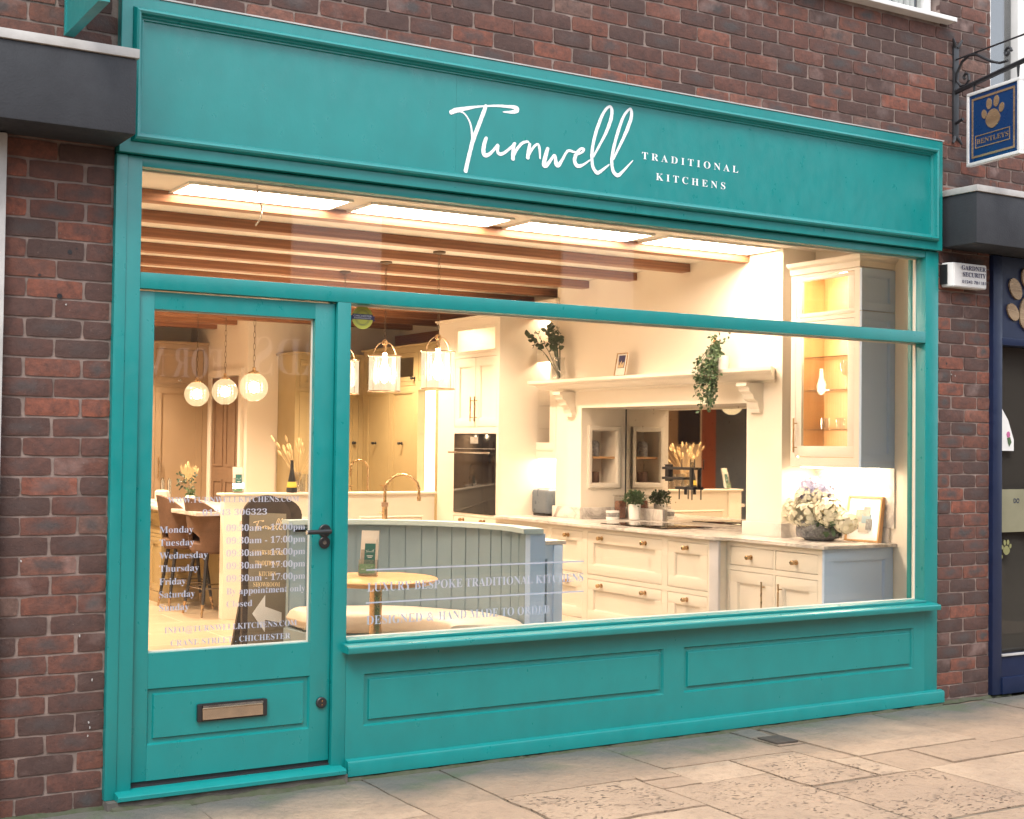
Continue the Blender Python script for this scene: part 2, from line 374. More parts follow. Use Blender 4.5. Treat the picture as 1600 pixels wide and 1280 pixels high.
TW = [[[1.45,2.831,0.0147],[1.476,2.844,0.017],[1.521,2.858,0.0136],[1.573,2.873,0.008],[1.625,2.884,0.0057],[1.685,2.894,0.0081],[1.745,2.899,0.0104],[1.789,2.899,0.0151],[1.793,2.887,0.0151],[1.766,2.877,0.0116],[1.719,2.871,0.0035]],[[1.482,2.843,0.0057],[1.514,2.84,0.0057],[1.537,2.82,0.0057],[1.553,2.791,0.0068],[1.56,2.752,0.008],[1.561,2.706,0.0068],[1.555,2.677,0.0046]],[[1.63,2.887,0.0138],[1.613,2.842,0.0149],[1.59,2.784,0.0149],[1.568,2.73,0.016],[1.553,2.677,0.0148],[1.54,2.624,0.0148],[1.53,2.58,0.0159]],[[1.634,2.743,0.0126],[1.624,2.714,0.0149],[1.62,2.685,0.016],[1.625,2.666,0.016],[1.645,2.668,0.0126],[1.668,2.688,0.0103],[1.693,2.716,0.0115],[1.694,2.706,0.0115],[1.694,2.688,0.0115],[1.705,2.679,0.0127],[1.728,2.687,0.0104],[1.761,2.714,0.0093],[1.785,2.737,0.0105]],[[1.78,2.735,0.0128],[1.775,2.704,0.0139],[1.774,2.663,0.0151]],[[1.775,2.675,0.0104],[1.795,2.712,0.0105],[1.822,2.742,0.0105],[1.849,2.753,0.0082],[1.859,2.749,0.0047]],[[1.863,2.744,0.0117],[1.857,2.708,0.0152],[1.852,2.678,0.0152]],[[1.857,2.691,0.0093],[1.881,2.729,0.0094],[1.904,2.748,0.0082],[1.915,2.733,0.0106],[1.919,2.683,0.0059]],[[1.96,2.736,0.0141],[1.948,2.696,0.0165],[1.94,2.659,0.0176],[1.954,2.656,0.0153],[1.975,2.681,0.0118],[1.996,2.707,0.0106],[2.003,2.696,0.013],[2.007,2.67,0.0166],[2.021,2.666,0.0154],[2.042,2.695,0.0107],[2.07,2.737,0.0095],[2.102,2.737,0.0083],[2.123,2.735,0.006]],[[2.105,2.721,0.006],[2.13,2.73,0.0072],[2.155,2.745,0.0084],[2.16,2.757,0.0096],[2.141,2.755,0.0096],[2.118,2.728,0.0131],[2.109,2.697,0.0155],[2.124,2.675,0.0155],[2.153,2.681,0.0096],[2.196,2.71,0.0048]],[[2.214,2.728,0.0084],[2.253,2.793,0.0097],[2.289,2.858,0.0133],[2.314,2.922,0.0146],[2.317,2.965,0.0134],[2.302,2.976,0.0097],[2.273,2.947,0.0109],[2.244,2.888,0.0133],[2.22,2.819,0.0133],[2.206,2.745,0.0132],[2.211,2.685,0.0132],[2.233,2.656,0.0145],[2.255,2.663,0.0121],[2.306,2.702,0.0048]],[[2.328,2.729,0.0085],[2.371,2.808,0.011],[2.404,2.873,0.0147],[2.43,2.938,0.0147],[2.431,2.975,0.0123],[2.418,2.979,0.0086],[2.385,2.938,0.011],[2.356,2.867,0.0134],[2.334,2.797,0.0134],[2.32,2.728,0.0133],[2.328,2.675,0.0146],[2.354,2.656,0.0146],[2.38,2.674,0.011],[2.443,2.737,0.0037]]]
def script_word(mb, mtx, k=1.0, fat=1.0, rag=0.0):
    """the brush-script word in a unit frame: origin at left end / baseline, in metres * k"""
    rr = random.Random(3)
    for si, st in enumerate(TW):
        P = [Vector(((a - 1.45) * k, (c - 2.66) * k, 0)) for a, c, w_ in st]; W = [w_ * k * fat * 1.0 for a, c, w_ in st]
        # smooth (Catmull-Rom)
        Q = []; QW = []
        for i in range(len(P) - 1):
            p0, p1, p2, p3 = P[max(i - 1, 0)], P[i], P[i + 1], P[min(i + 2, len(P) - 1)]
            for j in range(6):
                t = j / 6; Q.append(.5 * ((2 * p1) + (p2 - p0) * t + (2 * p0 - 5 * p1 + 4 * p2 - p3) * t * t + (3 * p1 - p0 - 3 * p2 + p3) * t ** 3))
                QW.append(W[i] * (1 - t) + W[i + 1] * t)
        Q.append(P[-1]); QW.append(W[-1])
        L_ = []; R_ = []
        for i, q in enumerate(Q):
            t = (Q[min(i + 1, len(Q) - 1)] - Q[max(i - 1, 0)]); t = t.normalized() if t.length > 1e-9 else Vector((1, 0, 0))
            nn = Vector((-t.y, t.x, 0)); dz = (si * 1.0 + i * .02) * 1e-4 * (1 if k > .5 else .3)
            wl = QW[i] / 2 * (1 + rag * rr.uniform(-.25, .15)); wr = QW[i] / 2 * (1 + rag * rr.uniform(-.25, .15))
            L_.append(mb.bm.verts.new(mtx @ (q + nn * wl + Vector((0, 0, dz))))); R_.append(mb.bm.verts.new(mtx @ (q - nn * wr + Vector((0, 0, dz)))))
        for i in range(len(Q) - 1):
            mb.bm.faces.new((L_[i], L_[i + 1], R_[i + 1], R_[i]))
        for end, d in ((0, -1), (len(Q) - 1, 1)):      # round ends
            t = (Q[1] - Q[0]) if end == 0 else (Q[-1] - Q[-2]); t.normalize(); nn = Vector((-t.y, t.x, 0)); r_ = QW[end] / 2 * .9
            arc = [mb.bm.verts.new(mtx @ (Q[end] + nn * r_ * math.cos(a) + t * d * r_ * math.sin(a) * .7 + Vector((0, 0, (si + 12 + .5 * (end > 0)) * 1e-4 * (1 if k > .5 else .3))))) for a in [math.pi * q / 6 for q in range(7)]]
            mb.bm.faces.new(arc)
    return mb
def frame_rect(mb, x0, x1, z0, z1, y0, y1, w_, bev=.0):
    """a picture frame in the XZ plane"""
    mb.box(x0, x1, y0, y1, z1 - w_, z1, bev); mb.box(x0, x1, y0, y1, z0, z0 + w_, bev)
    mb.box(x0, x0 + w_, y0, y1, z0 + w_, z1 - w_, bev); mb.box(x1 - w_, x1, y0, y1, z0 + w_, z1 - w_, bev); return mb
def frame_ring(mb, x0, x1, z0, z1, prof):
    """mitred moulding round a rectangle; prof = list of (inset, y)"""
    rings = []
    for d, y in prof:
        rings.append([mb.bm.verts.new(p) for p in ((x0 + d, y, z0 + d), (x1 - d, y, z0 + d), (x1 - d, y, z1 - d), (x0 + d, y, z1 - d))])
    for A, B in zip(rings, rings[1:]):
        for k in range(4): mb.bm.faces.new((A[k], A[(k + 1) % 4], B[(k + 1) % 4], B[k]))
    return mb

# ================================================================ EXTERIOR
YB = .020
def bricks(mb, x0, x1, z0, z1, pz, px, L=.2130, H=.0744, holes=(), par=0):
    tone = mb.bm.loops.layers.color.get("tone") or mb.bm.loops.layers.color.new("tone")
    uvl = mb.bm.loops.layers.uv.get("UVMap") or mb.bm.loops.layers.uv.new("UVMap")
    k0 = math.floor((z0 - pz) / H)
    for k in range(k0, int((z1 - pz) / H) + 2):
        za, zb = pz + k * H + .0045, pz + (k + 1) * H - .0045
        if zb < z0 + .01 or za > z1 - .01: continue
        za, zb = max(za, z0), min(zb, z1)
        off = px + ((k + par) % 2) * L / 2
        j = math.floor((x0 - off) / L) - 1; wob = rnd.uniform(-.004, .004)
        while off + j * L < x1:
            xa, xb = off + j * L + .005, off + (j + 1) * L - .005; j += 1
            xa, xb = max(xa + rnd.uniform(-.003, .003) + wob, x0), min(xb + rnd.uniform(-.003, .003) + wob, x1)
            if xb - xa < .02: continue
            for (hx0, hx1, hz0, hz1) in holes:
                if zb > hz0 + .005 and za < hz1 - .005:
                    if xa < hx1 and xb > hx1: xa = max(xa, hx1)
                    elif xa < hx0 and xb > hx0: xb = min(xb, hx0)
                    elif xa >= hx0 - .001 and xb <= hx1 + .001: xa = xb
            if xb - xa < .02: continue
            r = rnd.random(); r = r if rnd.random() > .15 else rnd.uniform(.7, .95)
            g = rnd.random() ** .8; h = (rnd.random() ** 3) * .8
            dy = rnd.uniform(-.0015, .0012); nx, nzz = 6, 3
            tz = rnd.uniform(-.0025, .0025)
            grid = []
            for a in range(nz_ := nzz + 1):
                row = []
                for c in range(nx + 1):
                    u, v = c / nx, a / nzz; x = xa + (xb - xa) * u; z = za + (zb - za) * v + tz * (u - .5)
                    ed = (c in (0, nx)) or (a in (0, nzz)); yy = YB + dy + (.0018 if ed else 0) + noise.noise((x * 14, z * 22, 3)) * .0016
                    if c in (0, nx): x += noise.noise((z * 40, x * 9, 1)) * .0022
                    if a in (0, nzz): z += noise.noise((x * 30, z * 9, 5)) * .0018
                    if c in (0, nx) and a in (0, nzz): x += .004 * (1 if c == 0 else -1) * rnd.random(); z += .004 * (1 if a == 0 else -1) * rnd.random()
                    row.append(mb.bm.verts.new((x, yy, z)))
                grid.append(row)
            fs = []
            for a in range(nzz):
                for c in range(nx): fs.append((mb.bm.faces.new((grid[a][c], grid[a][c + 1], grid[a + 1][c + 1], grid[a + 1][c])), [(c / nx, a / nzz), ((c + 1) / nx, a / nzz), ((c + 1) / nx, (a + 1) / nzz), (c / nx, (a + 1) / nzz)]))
            rim = grid[0] + [q[-1] for q in grid[1:]] + grid[-1][-2::-1] + [q[0] for q in grid[-2:0:-1]]
            back = [mb.bm.verts.new((v.co.x, YB + .03, v.co.z)) for v in rim]
            for q in range(len(rim)):
                p = (q + 1) % len(rim); fs.append((mb.bm.faces.new((rim[q], back[q], back[p], rim[p])), [(.0, .0)] * 4))
            for f_, uvs in fs:
                for lp, u_ in zip(f_.loops, uvs): lp[tone] = (r, g, h, 1); lp[uvl].uv = u_
bw = thing("brick_building", "dark red brick building wall around the turquoise shopfront", "building", (2.3, .1, 0))
mb = MB()
hole = [(2.55, 4.60, 3.79, 5.2)]
bricks(mb, -2.4, -.002, -.03, 2.86, 1.830, -.003)
bricks(mb, -2.4, 5.02, 2.86, 4.35, 3.09, .09, holes=hole + [(-.001, 4.571, 2.8, 3.09)])
part(bw, "brick_wall", mb, m_brick)
mb = MB(); bricks(mb, 4.596, 5.02, -.03, 2.86, 1.165, 5.02 - .426, H=.0736, par=1); part(bw, "brick_pillar", mb, m_brick)
mb = MB(); bricks(mb, 5.02, 7.0, 2.80, 3.36, 3.09, .09); part(bw, "brick_wall", mb, m_brick, "brick panel under the right upstairs window")
mb = MB()
mb.box(4.585, 5.022, YB + .0062, .12, -.03, 2.86)
for a in ((-2.4, -.003, -.03, 2.86), (-2.4, 2.55, 2.86, 4.4), (2.55, 4.60, 2.86, 3.775), (4.60, 5.022, 2.86, 4.4), (5.022, 7.0, 2.80, 3.36)):
    mb.box(a[0], a[1], YB + .0062, .30, a[2], a[3])
mb.box(-.003, 4.585, .12, .30, 2.76, 2.86)
part(bw, "mortar_bed", mb, m_mortar)
mb = MB()
for x, z, r_ in ((-.165, 2.085, .009), (-.20, 1.915, .010), (-.275, 1.99, .005), (-.14, 2.10, .004), (4.66, 1.86, .007)):
    mb.lathe([(0, 0), (r_, 0), (r_ * .8, .012), (0, .012)], seg=10, mat=FX(x, YB - .0012, z) @ Matrix.Scale(-1, 4, (0, 0, 1)))
part(bw, "screw_holes", mb, m_blackmetal)
mb = MB()
for x, z in ((-.175, 1.885), (-.05, .46), (-.32, .92), (-.10, .63), (4.70, 1.80), (4.73, 1.795), (-.06, .30), (-.055, .28), (-.062, .25)):
    mb.prism([(x + .0038 * rnd.uniform(.3, 1) * math.cos(a), z + .0055 * rnd.uniform(.4, 1.2) * math.sin(a)) for a in [6.283 * i / 9 for i in range(9)]], 'Y', YB - .0022, YB + .001)
part(bw, "paint_splashes", mb, m_cap)
# upstairs window above the fascia
mb = MB(); mb.box(2.5, 4.66, -.05, .14, 3.775, 3.80, .004); sl = part(bw, "window_sill", mb, m_white)
mb = MB(); frame_rect(mb, 2.56, 4.58, 3.80, 4.4, .07, .13, .05, .004); wf = part(bw, "window", mb, m_white)
mb = MB(); mb.box(2.61, 4.53, .10, .106, 3.85, 4.35); part(wf, "pane", mb, m_glass)
mb = MB()
for i in range(60): mb.tube([(2.62 + i * .032, .16 + .012 * math.sin(i * 1.9), 3.80), (2.62 + i * .032 + .004, .16 + .012 * math.sin(i * 1.9), 4.4)], .017, 6)
part(wf, "net_curtain", mb, m_cap)
mb = MB(); mb.box(2.56, 4.6, .20, .22, 3.78, 4.4); part(wf, "dark_interior", mb, m_dblue)
# right upstairs window (glass reflects the roof opposite)
mb = MB(); mb.box(5.022, 5.034, .03, .09, 3.36, 5.0); mb.box(5.034, 7.0, .03, .09, 3.36, 3.38); mb.box(5.235, 5.33, .0, .10, 3.38, 4.6, .004); wf2 = part(bw, "window", mb, m_white)
m_wdark = glass("dark_window_glass", (.55, .57, .58), .12, .0, 1.9)
mb = MB(); mb.box(5.034, 6.9, .05, .056, 3.38, 4.9); part(wf2, "pane", mb, m_wdark)
mb = MB(); mb.box(5.03, 6.9, .25, .27, 3.36, 4.9); part(wf2, "dark_interior", mb, m_dblue)

# concrete canopies either side
def canopy(x0, x1, lab, lx):
    t = thing("concrete_canopy", lab, "canopy", ((x0 + x1) / 2, -.1, 2.5), "dark canopies over the neighbouring shops")
    mb = MB(); mb.box(x0, x1, -.245, YB, 2.505, 2.785, .006); part(t, "beam", mb, m_black)
    mb = MB(); xs = [x0 - .005 if lx else x0]; 
    js = [x0 + i * .62 for i in range(1, 20) if x0 + i * .62 < x1 - .05]
    ed = [x0 - .008] + js + [x1 + .008]
    for a, c in zip(ed, ed[1:]): mb.box(a, c - .0015, -.255, YB, 2.787, 2.822, .003)
    part(t, "coping", mb, m_cap)
canopy(-2.4, .002, "charcoal canopy with pale coping left of the turquoise fascia", False)
canopy(4.592, 7.0, "charcoal canopy with pale coping right of the fascia, over the navy shop", True)

# ---- shopfront
sf = thing("shopfront", "turquoise painted timber shopfront with glazed door, wide window and lettered fascia", "shopfront", (2.28, 0, 0))
mb = MB()
mb.box(-.002, .042, -.006, .10, 0.0, 2.478, .003); mb.box(.0425, .10, 0, .10, .0, 2.478, .003)
mb.box(4.47, 4.571, 0, .10, -.02, 2.478, .003)
mb.box(.10, 4.47, .004, .10, 2.44, 2.478, .002)
mb.box(.10, 4.47, .0, .10, 1.965, 2.028, .003)
mb.box(.935, .996, .0, .10, .0, 1.965, .003); mb.box(4.468, 4.569, .101, .128, .0, 2.44, .002)
mb.box(.0, 4.571, .10, .12, 2.44, 2.86)
part(sf, "window_frame", mb, teal)
mb = MB()
frame_rect(mb, .10, 4.47, 2.028, 2.44, .070, .088, .006); frame_rect(mb, .996, 4.47, .545, 1.965, .070, .088, .006)
part(sf, "glazing_bead", mb, m_cream)
fz = MB(); frame_ring(fz, 0, 4.568, 2.482, 3.092, [(0, YB), (0, -.028), (.002, -.030), (.043, -.030), (.045, -.028), (.047, -.043), (.053, -.054), (.061, -.058), (.069, -.053), (.071, -.044), (.073, -.036), (.079, -.034), (.081, -.028), (.083, -.024), (.088, -.024), (.090, -.015)])
fa = part(sf, "fascia_moulding", fz, teal)
mb = MB()
for a, c in ((.088, 1.48), (1.4806, 2.318), (2.3186, 4.48)): mb.box(a, c, -.015, .02, 2.57, 3.004)
part(sf, "fascia_board", mb, teal)
mb = MB(); mb.box(-.004, 4.575, -.034, YB, 3.093, 3.099); part(sf, "lead_flashing", mb, m_cap)
mb = MB(); script_word(mb, FX(1.45, -.0165, 2.66), 1.0, 1.32, .35); part(sf, "script_lettering", mb, m_letter, "white brush-script word on the fascia")
for s_, x, z, w_ in (("TRADITIONAL", 2.498, 2.752, .60), ("KITCHENS", 2.583, 2.660, .432)):
    mb = MB(); text_bm(mb, s_, FX(x, -.0165, z), .034, w_, sp=1.6, off=-.004); part(sf, "serif_lettering", mb, m_letter, "small white capitals %s on the fascia" % s_, smooth=False)
# window panes
mb = MB(); mb.box(.10, 4.47, .075, .081, 2.028, 2.44); part(sf, "window_pane", mb, m_glass)
mb = MB(); mb.box(.996, 4.47, .075, .081, .54, 1.965); part(sf, "window_pane", mb, m_glass)
for z in (.827, .686): mb = MB(); mb.box(1.118, 2.247, .0725, .0735, z, z + .006); part(sf, "window_line", mb, m_etch)
mb = MB(); text_bm(mb, "LUXURY BESPOKE TRADITIONAL KITCHENS", FX(1.124, .0735, .737), .038, 1.121, sp=1.0, off=-.004); part(sf, "window_lettering", mb, m_etch, smooth=False); mb = MB()
text_bm(mb, "DESIGNED ", FX(1.122, .0735, .596), .038, .27, off=-.004); text_bm(mb, "&", FX(1.415, .0735, .596), .038, .033, serif=False, off=0)
text_bm(mb, "HAND MADE TO ORDER", FX(1.473, .0735, .596), .038, .588, off=-.004)
part(sf, "window_lettering", mb, m_etch, smooth=False)
# sticker
st = MB(); st.lathe([(0, 0), (.050, 0), (.050, .0006), (0, .0006)], seg=40, mat=FX(1.083, .0743, 1.913)); stk = part(sf, "window_sticker", st, m_yel, "round lime sticker with navy banner")
mb = MB(); mb.box(1.035, 1.131, .0727, .0733, 1.905, 1.928)
for a in (0, 1): mb.prism([(1.131, 1.899), (1.143, 1.901), (1.137, 1.911), (1.143, 1.920), (1.131, 1.921)] if a else [(1.035, 1.899), (1.023, 1.901), (1.029, 1.911), (1.023, 1.920), (1.035, 1.921)], 'Y', .0730, .0735)
part(stk, "banner", mb, m_purple)
mb = MB()
for r_ in (.034, .029): mb.tube([(1.083 + r_ * math.cos(a), .0736, 1.913 + r_ * math.sin(a)) for a in [2 * math.pi * i / 40 for i in range(40)]], .0007, 4, closed=True)
text_bm(mb, "BUSINESS", FX(1.072, .0733, 1.881), .003, .022, serif=False)
mb2 = MB(); text_bm(mb2, "CHICHESTER", FX(1.040, .0724, 1.916), .008, .086, serif=False); text_bm(mb2, "INDEPENDENTS", FX(1.043, .0724, 1.908), .005, .080, serif=False)
part(stk, "ring", mb, m_purple, smooth=False); part(stk, "lettering", mb2, m_letter, smooth=False)
# sill and stall riser
mb = MB(); mb.prism([(-.070, .502), (-.068, .498), (.06, .498), (.06, .538), (-.02, .534), (-.066, .527), (-.070, .522)], 'X', .975, 4.522)
mb.box(.996, 4.47, -.012, .07, .535, .548, .003)
part(sf, "window_sill", mb, teal)
mb = MB()
mb.box(.9965, 4.47, 0, .08, -.019, .18); mb.box(.9965, 4.47, 0, .08, .40, .50)
mb.box(.9965, 1.08, 0, .08, .18, .40); mb.box(2.67, 2.793, 0, .08, .18, .40); mb.box(4.383, 4.47, 0, .08, .18, .40)
rs = part(sf, "stall_riser", mb, teal)
for a, c in ((1.08, 2.67), (2.793, 4.383)):
    mb = MB(); frame_ring(mb, a, c, .18, .40, [(0, .001), (.006, .012), (.024, .012), (.027, .003), (.029, .0015)]); mb.box(a + .029, c - .029, .0015, .02, .209, .371)
    part(rs, "raised_panel", mb, teal)
mb = MB(); mb.prism([(.0, -.018), (-.028, -.018), (-.028, .036), (-.024, .044), (.0, .050)], 'X', 1.0, 4.60); part(sf, "plinth", mb, teal)
# door
dr = part(sf, "door", (lambda m: (m.box(.103, .165, .022, .066, .052, 1.958, .002), m.box(.843, .932, .022, .066, .052, 1.958, .002), m.box(.165, .843, .022, .066, 1.890, 1.958), m.box(.165, .843, .022, .066, .408, .545),
     m.box(.165, .843, .022, .066, .052, .189), frame_ring(m, .165, .843, .189, .408, [(0, .023), (.006, .034), (.022, .034), (.026, .025)]), m.box(.191, .817, .025, .06, .215, .382), m.box(.150, .858, .050, .0655, .17, .43), m)[-1])(MB()), teal)
mb = MB(); frame_rect(mb, .165, .843, .545, 1.890, .048, .054, .006); part(dr, "glazing_bead", mb, m_cream)
mb = MB(); mb.box(.165, .843, .055, .061, .545, 1.890); part(dr, "door_pane", mb, m_glass)
Y_ = .0535
def dl(s_, x, z, h_, w_): mb = MB(); text_bm(mb, s_, FX(x, Y_, z), h_, w_, off=-.004); part(dr, "door_lettering", mb, m_etch, smooth=False)
dl("WWW.TURNWELLKITCHENS.COM", .241, 1.128, .023, .555); dl("01243 306323", .383, 1.076, .024, .273)
for i, (d_, w_, h_) in enumerate((("Monday", .137, "09:30am - 17:00pm"), ("Tuesday", .141, "09:30am - 17:00pm"), ("Wednesday", .197, "09:30am - 17:00pm"), ("Thursday", .160, "09:30am - 17:00pm"),
        ("Friday", .107, "09:30am - 17:00pm"), ("Saturday", .144, "By appointment only"), ("Sunday", .120, "Closed"))):
    z = 1.010 - i * .0511
    dl(d_, .2095 + i * .0008, z, .026, w_); dl(h_, .483 + i * .001, z + .001, .026, .342 if i < 6 else .110)
dl("INFO@TURNWELLKITCHENS.COM", .237, .615, .023, .558); dl("CRANE STREET . CHICHESTER", .263, .563, .023, .504)
mb = MB(); mb.lathe([(0, 0), (.027, 0), (.027, -.008), (.024, -.010), (0, -.010)], mat=FX(.898, .022, 1.006) @ Matrix.Scale(-1, 4, (0, 0, 1)))
mb.tube([(.898, .012, 1.006), (.898, -.030, 1.006)], .010, 12); mb.tube([(.905, -.030, 1.006), (.80, -.030, 1.004)], .0098, 12)
mb.lathe([(0, 0), (.025, 0), (.025, -.006), (.022, -.008), (0, -.008)], mat=FX(.898, .022, .957) @ Matrix.Scale(-1, 4, (0, 0, 1)))
part(dr, "handle", mb, m_blackmetal)
mb = MB(); mb.tube([(.898, .066, 1.006), (.898, .115, 1.006)], .010, 12); mb.tube([(.905, .115, 1.006), (.80, .115, 1.006)], .0098, 12); mb.lathe([(0, 0), (.027, 0), (.027, .008), (0, .008)], mat=FX(.898, .074, 1.006)); part(dr, "handle", mb, m_blackmetal, "inner lever handle")
mb = MB(); mb.tube([(.8, -.030, 1.004), (.7965, -.030, 1.004)], .0095, 12); mb.tube([(.897, .0155, .957), (.897, .013, .957)], .009, 12); part(dr, "handle_cap", mb, m_chrome)
mb = MB(); mb.lathe([(0, 0), (.023, 0), (.023, .009), (.019, .012), (0, .012)], mat=FX(.894, .022, .293)); part(dr, "lock", mb, m_blackmetal)
mb = MB(); mb.box(.8925, .8965, .0090, .0105, .296, .304); mb.box(.8925, .8965, .0090, .0105, .283, .288); part(dr, "lock_barrel", mb, m_brass)
mb = MB(); mb.box(.362, .382, .006, .026, .262, .332, .006); mb.box(.634, .654, .006, .026, .262, .332, .006); mb.box(.37, .646, .014, .026, .262, .332); lp = part(dr, "letter_plate", mb, m_blackmetal)
mb = MB(); mb.prism([(.014, .268), (.004, .270), (.006, .309), (.010, .311), (.002, .318), (.004, .326), (.014, .327)], 'X', .382, .634); part(dr, "letter_flap", mb, paint("champagne_metal", (.62, .54, .44), (.55, .47, .38), rough=.18, metal=1, bs=.02))
mb = MB(); mb.box(.103, .932, .030, .075, .036, .051); mb.box(.103, .932, .020, .075, .030, .037); part(sf, "weather_strip", mb, m_gum)
mb = MB(); mb.prism([(.03, .032), (-.052, .024), (-.060, .018), (-.060, .004), (-.052, .000), (.03, .0)], 'X', .036, .978); part(sf, "threshold", mb, teal)
mb = MB(); mb.box(.0, .99, -.045, .10, -.06, -.001); mb.box(.99, 4.6, -.012, .1, -.06, -.019); struct("doorstep", mb, m_conc)

# ---- alarm box
ab = thing("alarm_box", "small white security alarm box on the brick pillar right of the shopfront", "alarm box", (4.75, YB, 2.35))
mb = MB(); mb.prism([(-.02, 4.612), (-.055, 4.632), (-.058, 4.90), (.02, 4.905), (.02, 4.612)], 'Z', 2.287, 2.422)
bmesh.ops.transform(mb.bm, matrix=Matrix(((0, 1, 0, 0), (1, 0, 0, 0), (0, 0, 1, 0), (0, 0, 0, 1))), verts=mb.bm.verts)
es = list(mb.bm.edges); bmesh.ops.bevel(mb.bm, geom=es, offset=.005, segments=2, affect='EDGES'); part(ab, "cover", mb, m_white)
mb = MB(); mb.box(4.602, 4.609, -.03, .02, 2.30, 2.41); part(ab, "bracket", mb, m_blackmetal)
mb = MB(); text_bm(mb, "GARDNER", FX(4.690, -.0600, 2.385), .024, .20, off=.006); text_bm(mb, "SECURITY", FX(4.700, -.0600, 2.348), .024, .19, off=.006); text_bm(mb, "01243 781181", FX(4.694, -.0600, 2.310), .017, .195, serif=False, off=.01)
part(ab, "lettering", mb, m_purple, smooth=False)

# ---- hanging sign with paw emblem, on its scroll bracket
def paw(mb, mtx, s, th=.004):
    def blob(cx, cy, rx, ry, ang, n_=22, pad=False):
        P = []
        for i in range(n_):
            a = 2 * math.pi * i / n_; x, y = rx * math.cos(a), ry * math.sin(a)
            if pad:
                x = rx * math.cos(a) * (1 - .16 * math.sin(a)); y = ry * math.sin(a) + (.10 * ry * math.cos(2 * a) if y < 0 else 0)
                if y < 0: y *= .78 - .10 * math.cos(2 * a)
            P.append(((cx + x * math.cos(ang) - y * math.sin(ang)) * s, (cy + x * math.sin(ang) + y * math.cos(ang)) * s))
        A = [mb.bm.verts.new(mtx @ Vector((x, y, 0))) for x, y in P]; B = [mb.bm.verts.new(mtx @ Vector((x, y, th))) for x, y in P]
        mb.bm.faces.new(B)
        for i in range(n_): mb.bm.faces.new((A[i], A[(i + 1) % n_], B[(i + 1) % n_], B[i]))
    blob(0, -.20, .36, .34, 0, 28, True)
    blob(-.19, .36, .135, .20, .12); blob(.17, .38, .135, .20, -.10); blob(-.44, .04, .12, .17, .30); blob(.43, .10, .12, .17, -.30)
sb = thing("sign_bracket", "black wrought iron scroll bracket fixed to the brick wall above the right canopy", "bracket", (4.72, YB, 3.4))
ca_, sa_ = math.cos(R(9)), math.sin(R(9))
def SP(d, z, o=0): return (4.72 - d * sa_ + o * ca_, YB - d * ca_ - o * sa_, z)   # d out from the wall
mb = MB(); mb.box(4.700, 4.742, YB - .012, YB + .004, 3.14, 3.66, .003)
for s_ in (-1, 1):
    mb.tube([(4.72 + s_ * .010, YB - .008, 3.655), (4.72 + s_ * .022, YB - .016, 3.675), (4.72 + s_ * .036, YB - .02, 3.70)], [.010, .010, .006], 8)
    mb.tube([(4.72 + s_ * .010, YB - .008, 3.145), (4.72 + s_ * .022, YB - .016, 3.125), (4.72 + s_ * .036, YB - .02, 3.105)], [.010, .010, .006], 8)
part(sb, "wall_plate", mb, m_iron)
mb = MB(); mb.tube([SP(0, 3.40), SP(.66, 3.455)], .014, 6); mb.tube([SP(0, 3.585), SP(.66, 3.585)], .005, 6); mb.tube([SP(.0, 3.22), SP(.07, 3.235)], .009, 8); part(sb, "arm", mb, m_iron)
mb = MB(); P = []
for i in range(26):
    t = i / 25; a = R(-40) - t * R(600) * 1.0; r_ = .012 + .055 * (1 - t) ** .7; P.append(SP(.092 + r_ * math.cos(a + 2.4), 3.475 + r_ * math.sin(a + 2.4)))
big = [SP(.30, 3.50), SP(.24, 3.535), SP(.18, 3.57), SP(.12, 3.583), SP(.06, 3.56), SP(.022, 3.51), SP(.020, 3.46), SP(.05, 3.425), SP(.09, 3.42), SP(.118, 3.445), SP(.115, 3.475), SP(.092, 3.488), SP(.074, 3.472), SP(.083, 3.457)]
mb.tube(big, .008, 8); mb.tube([SP(.30, 3.50), SP(.36, 3.478), SP(.42, 3.475)], .007, 8)
part(sb, "scroll", mb, m_iron); mb = MB(); mb.tube([SP(.42 + .03 * (1 - i / 14) * math.cos(i * .6), 3.52 + .03 * (1 - i / 14) * math.sin(i * .6)) for i in range(14)], .008, 8)
part(sb, "scroll", mb, m_iron); mb = MB()
for d in (.16, .50): mb.tube([SP(d, 3.41 + d * .08), SP(d, 3.365)], [.011, .005], 6)
part(sb, "hook", mb, m_iron)
hs = thing("hanging_sign", "navy square hanging sign with gold paw and BENTLEYS lettering in a white frame", "hanging sign", (4.70, -.3, 2.95))
Wm = Matrix.Translation((4.712, -.088, 2.955)) @ Matrix.Rotation(R(-9), 4, 'Z') @ FS(0, 0, 0)
mb = MB(); q = .41
for a in ((0, q, 0, .018), (0, q, q - .018, q), (0, .018, .018, q - .018), (q - .018, q, .018, q - .018)): mb.box(a[0], a[1], a[2], a[3], -.018, .018, .003, Wm)
part(hs, "frame", mb, m_white)
mb = MB(); mb.box(.018, q - .018, .018, q - .018, -.012, .012, 0, Wm); part(hs, "board", mb, paint("sign_blue", (.002, .035, .13), (.003, .045, .15), rough=.3, bs=0))
mb = MB()
def rectline(mb, x0, x1, y0, y1, w_, z0, z1, m_):
    for a in ((x0, x1, y0, y0 + w_), (x0, x1, y1 - w_, y1), (x0, x0 + w_, y0 + w_, y1 - w_), (x1 - w_, x1, y0 + w_, y1 - w_)): mb.box(a[0], a[1], a[2], a[3], z0, z1, 0, m_)
rectline(mb, .038, q - .038, .038, q - .038, .012, .012, .014, Wm); rectline(mb, .066, .335, .090, .160, .005, .012, .014, Wm)
part(hs, "gold_border", mb, m_gold)
mb = MB(); paw(mb, Wm @ Matrix.Translation((.205, .262, .012)), .155, .003); part(hs, "paw_emblem", mb, m_gold)
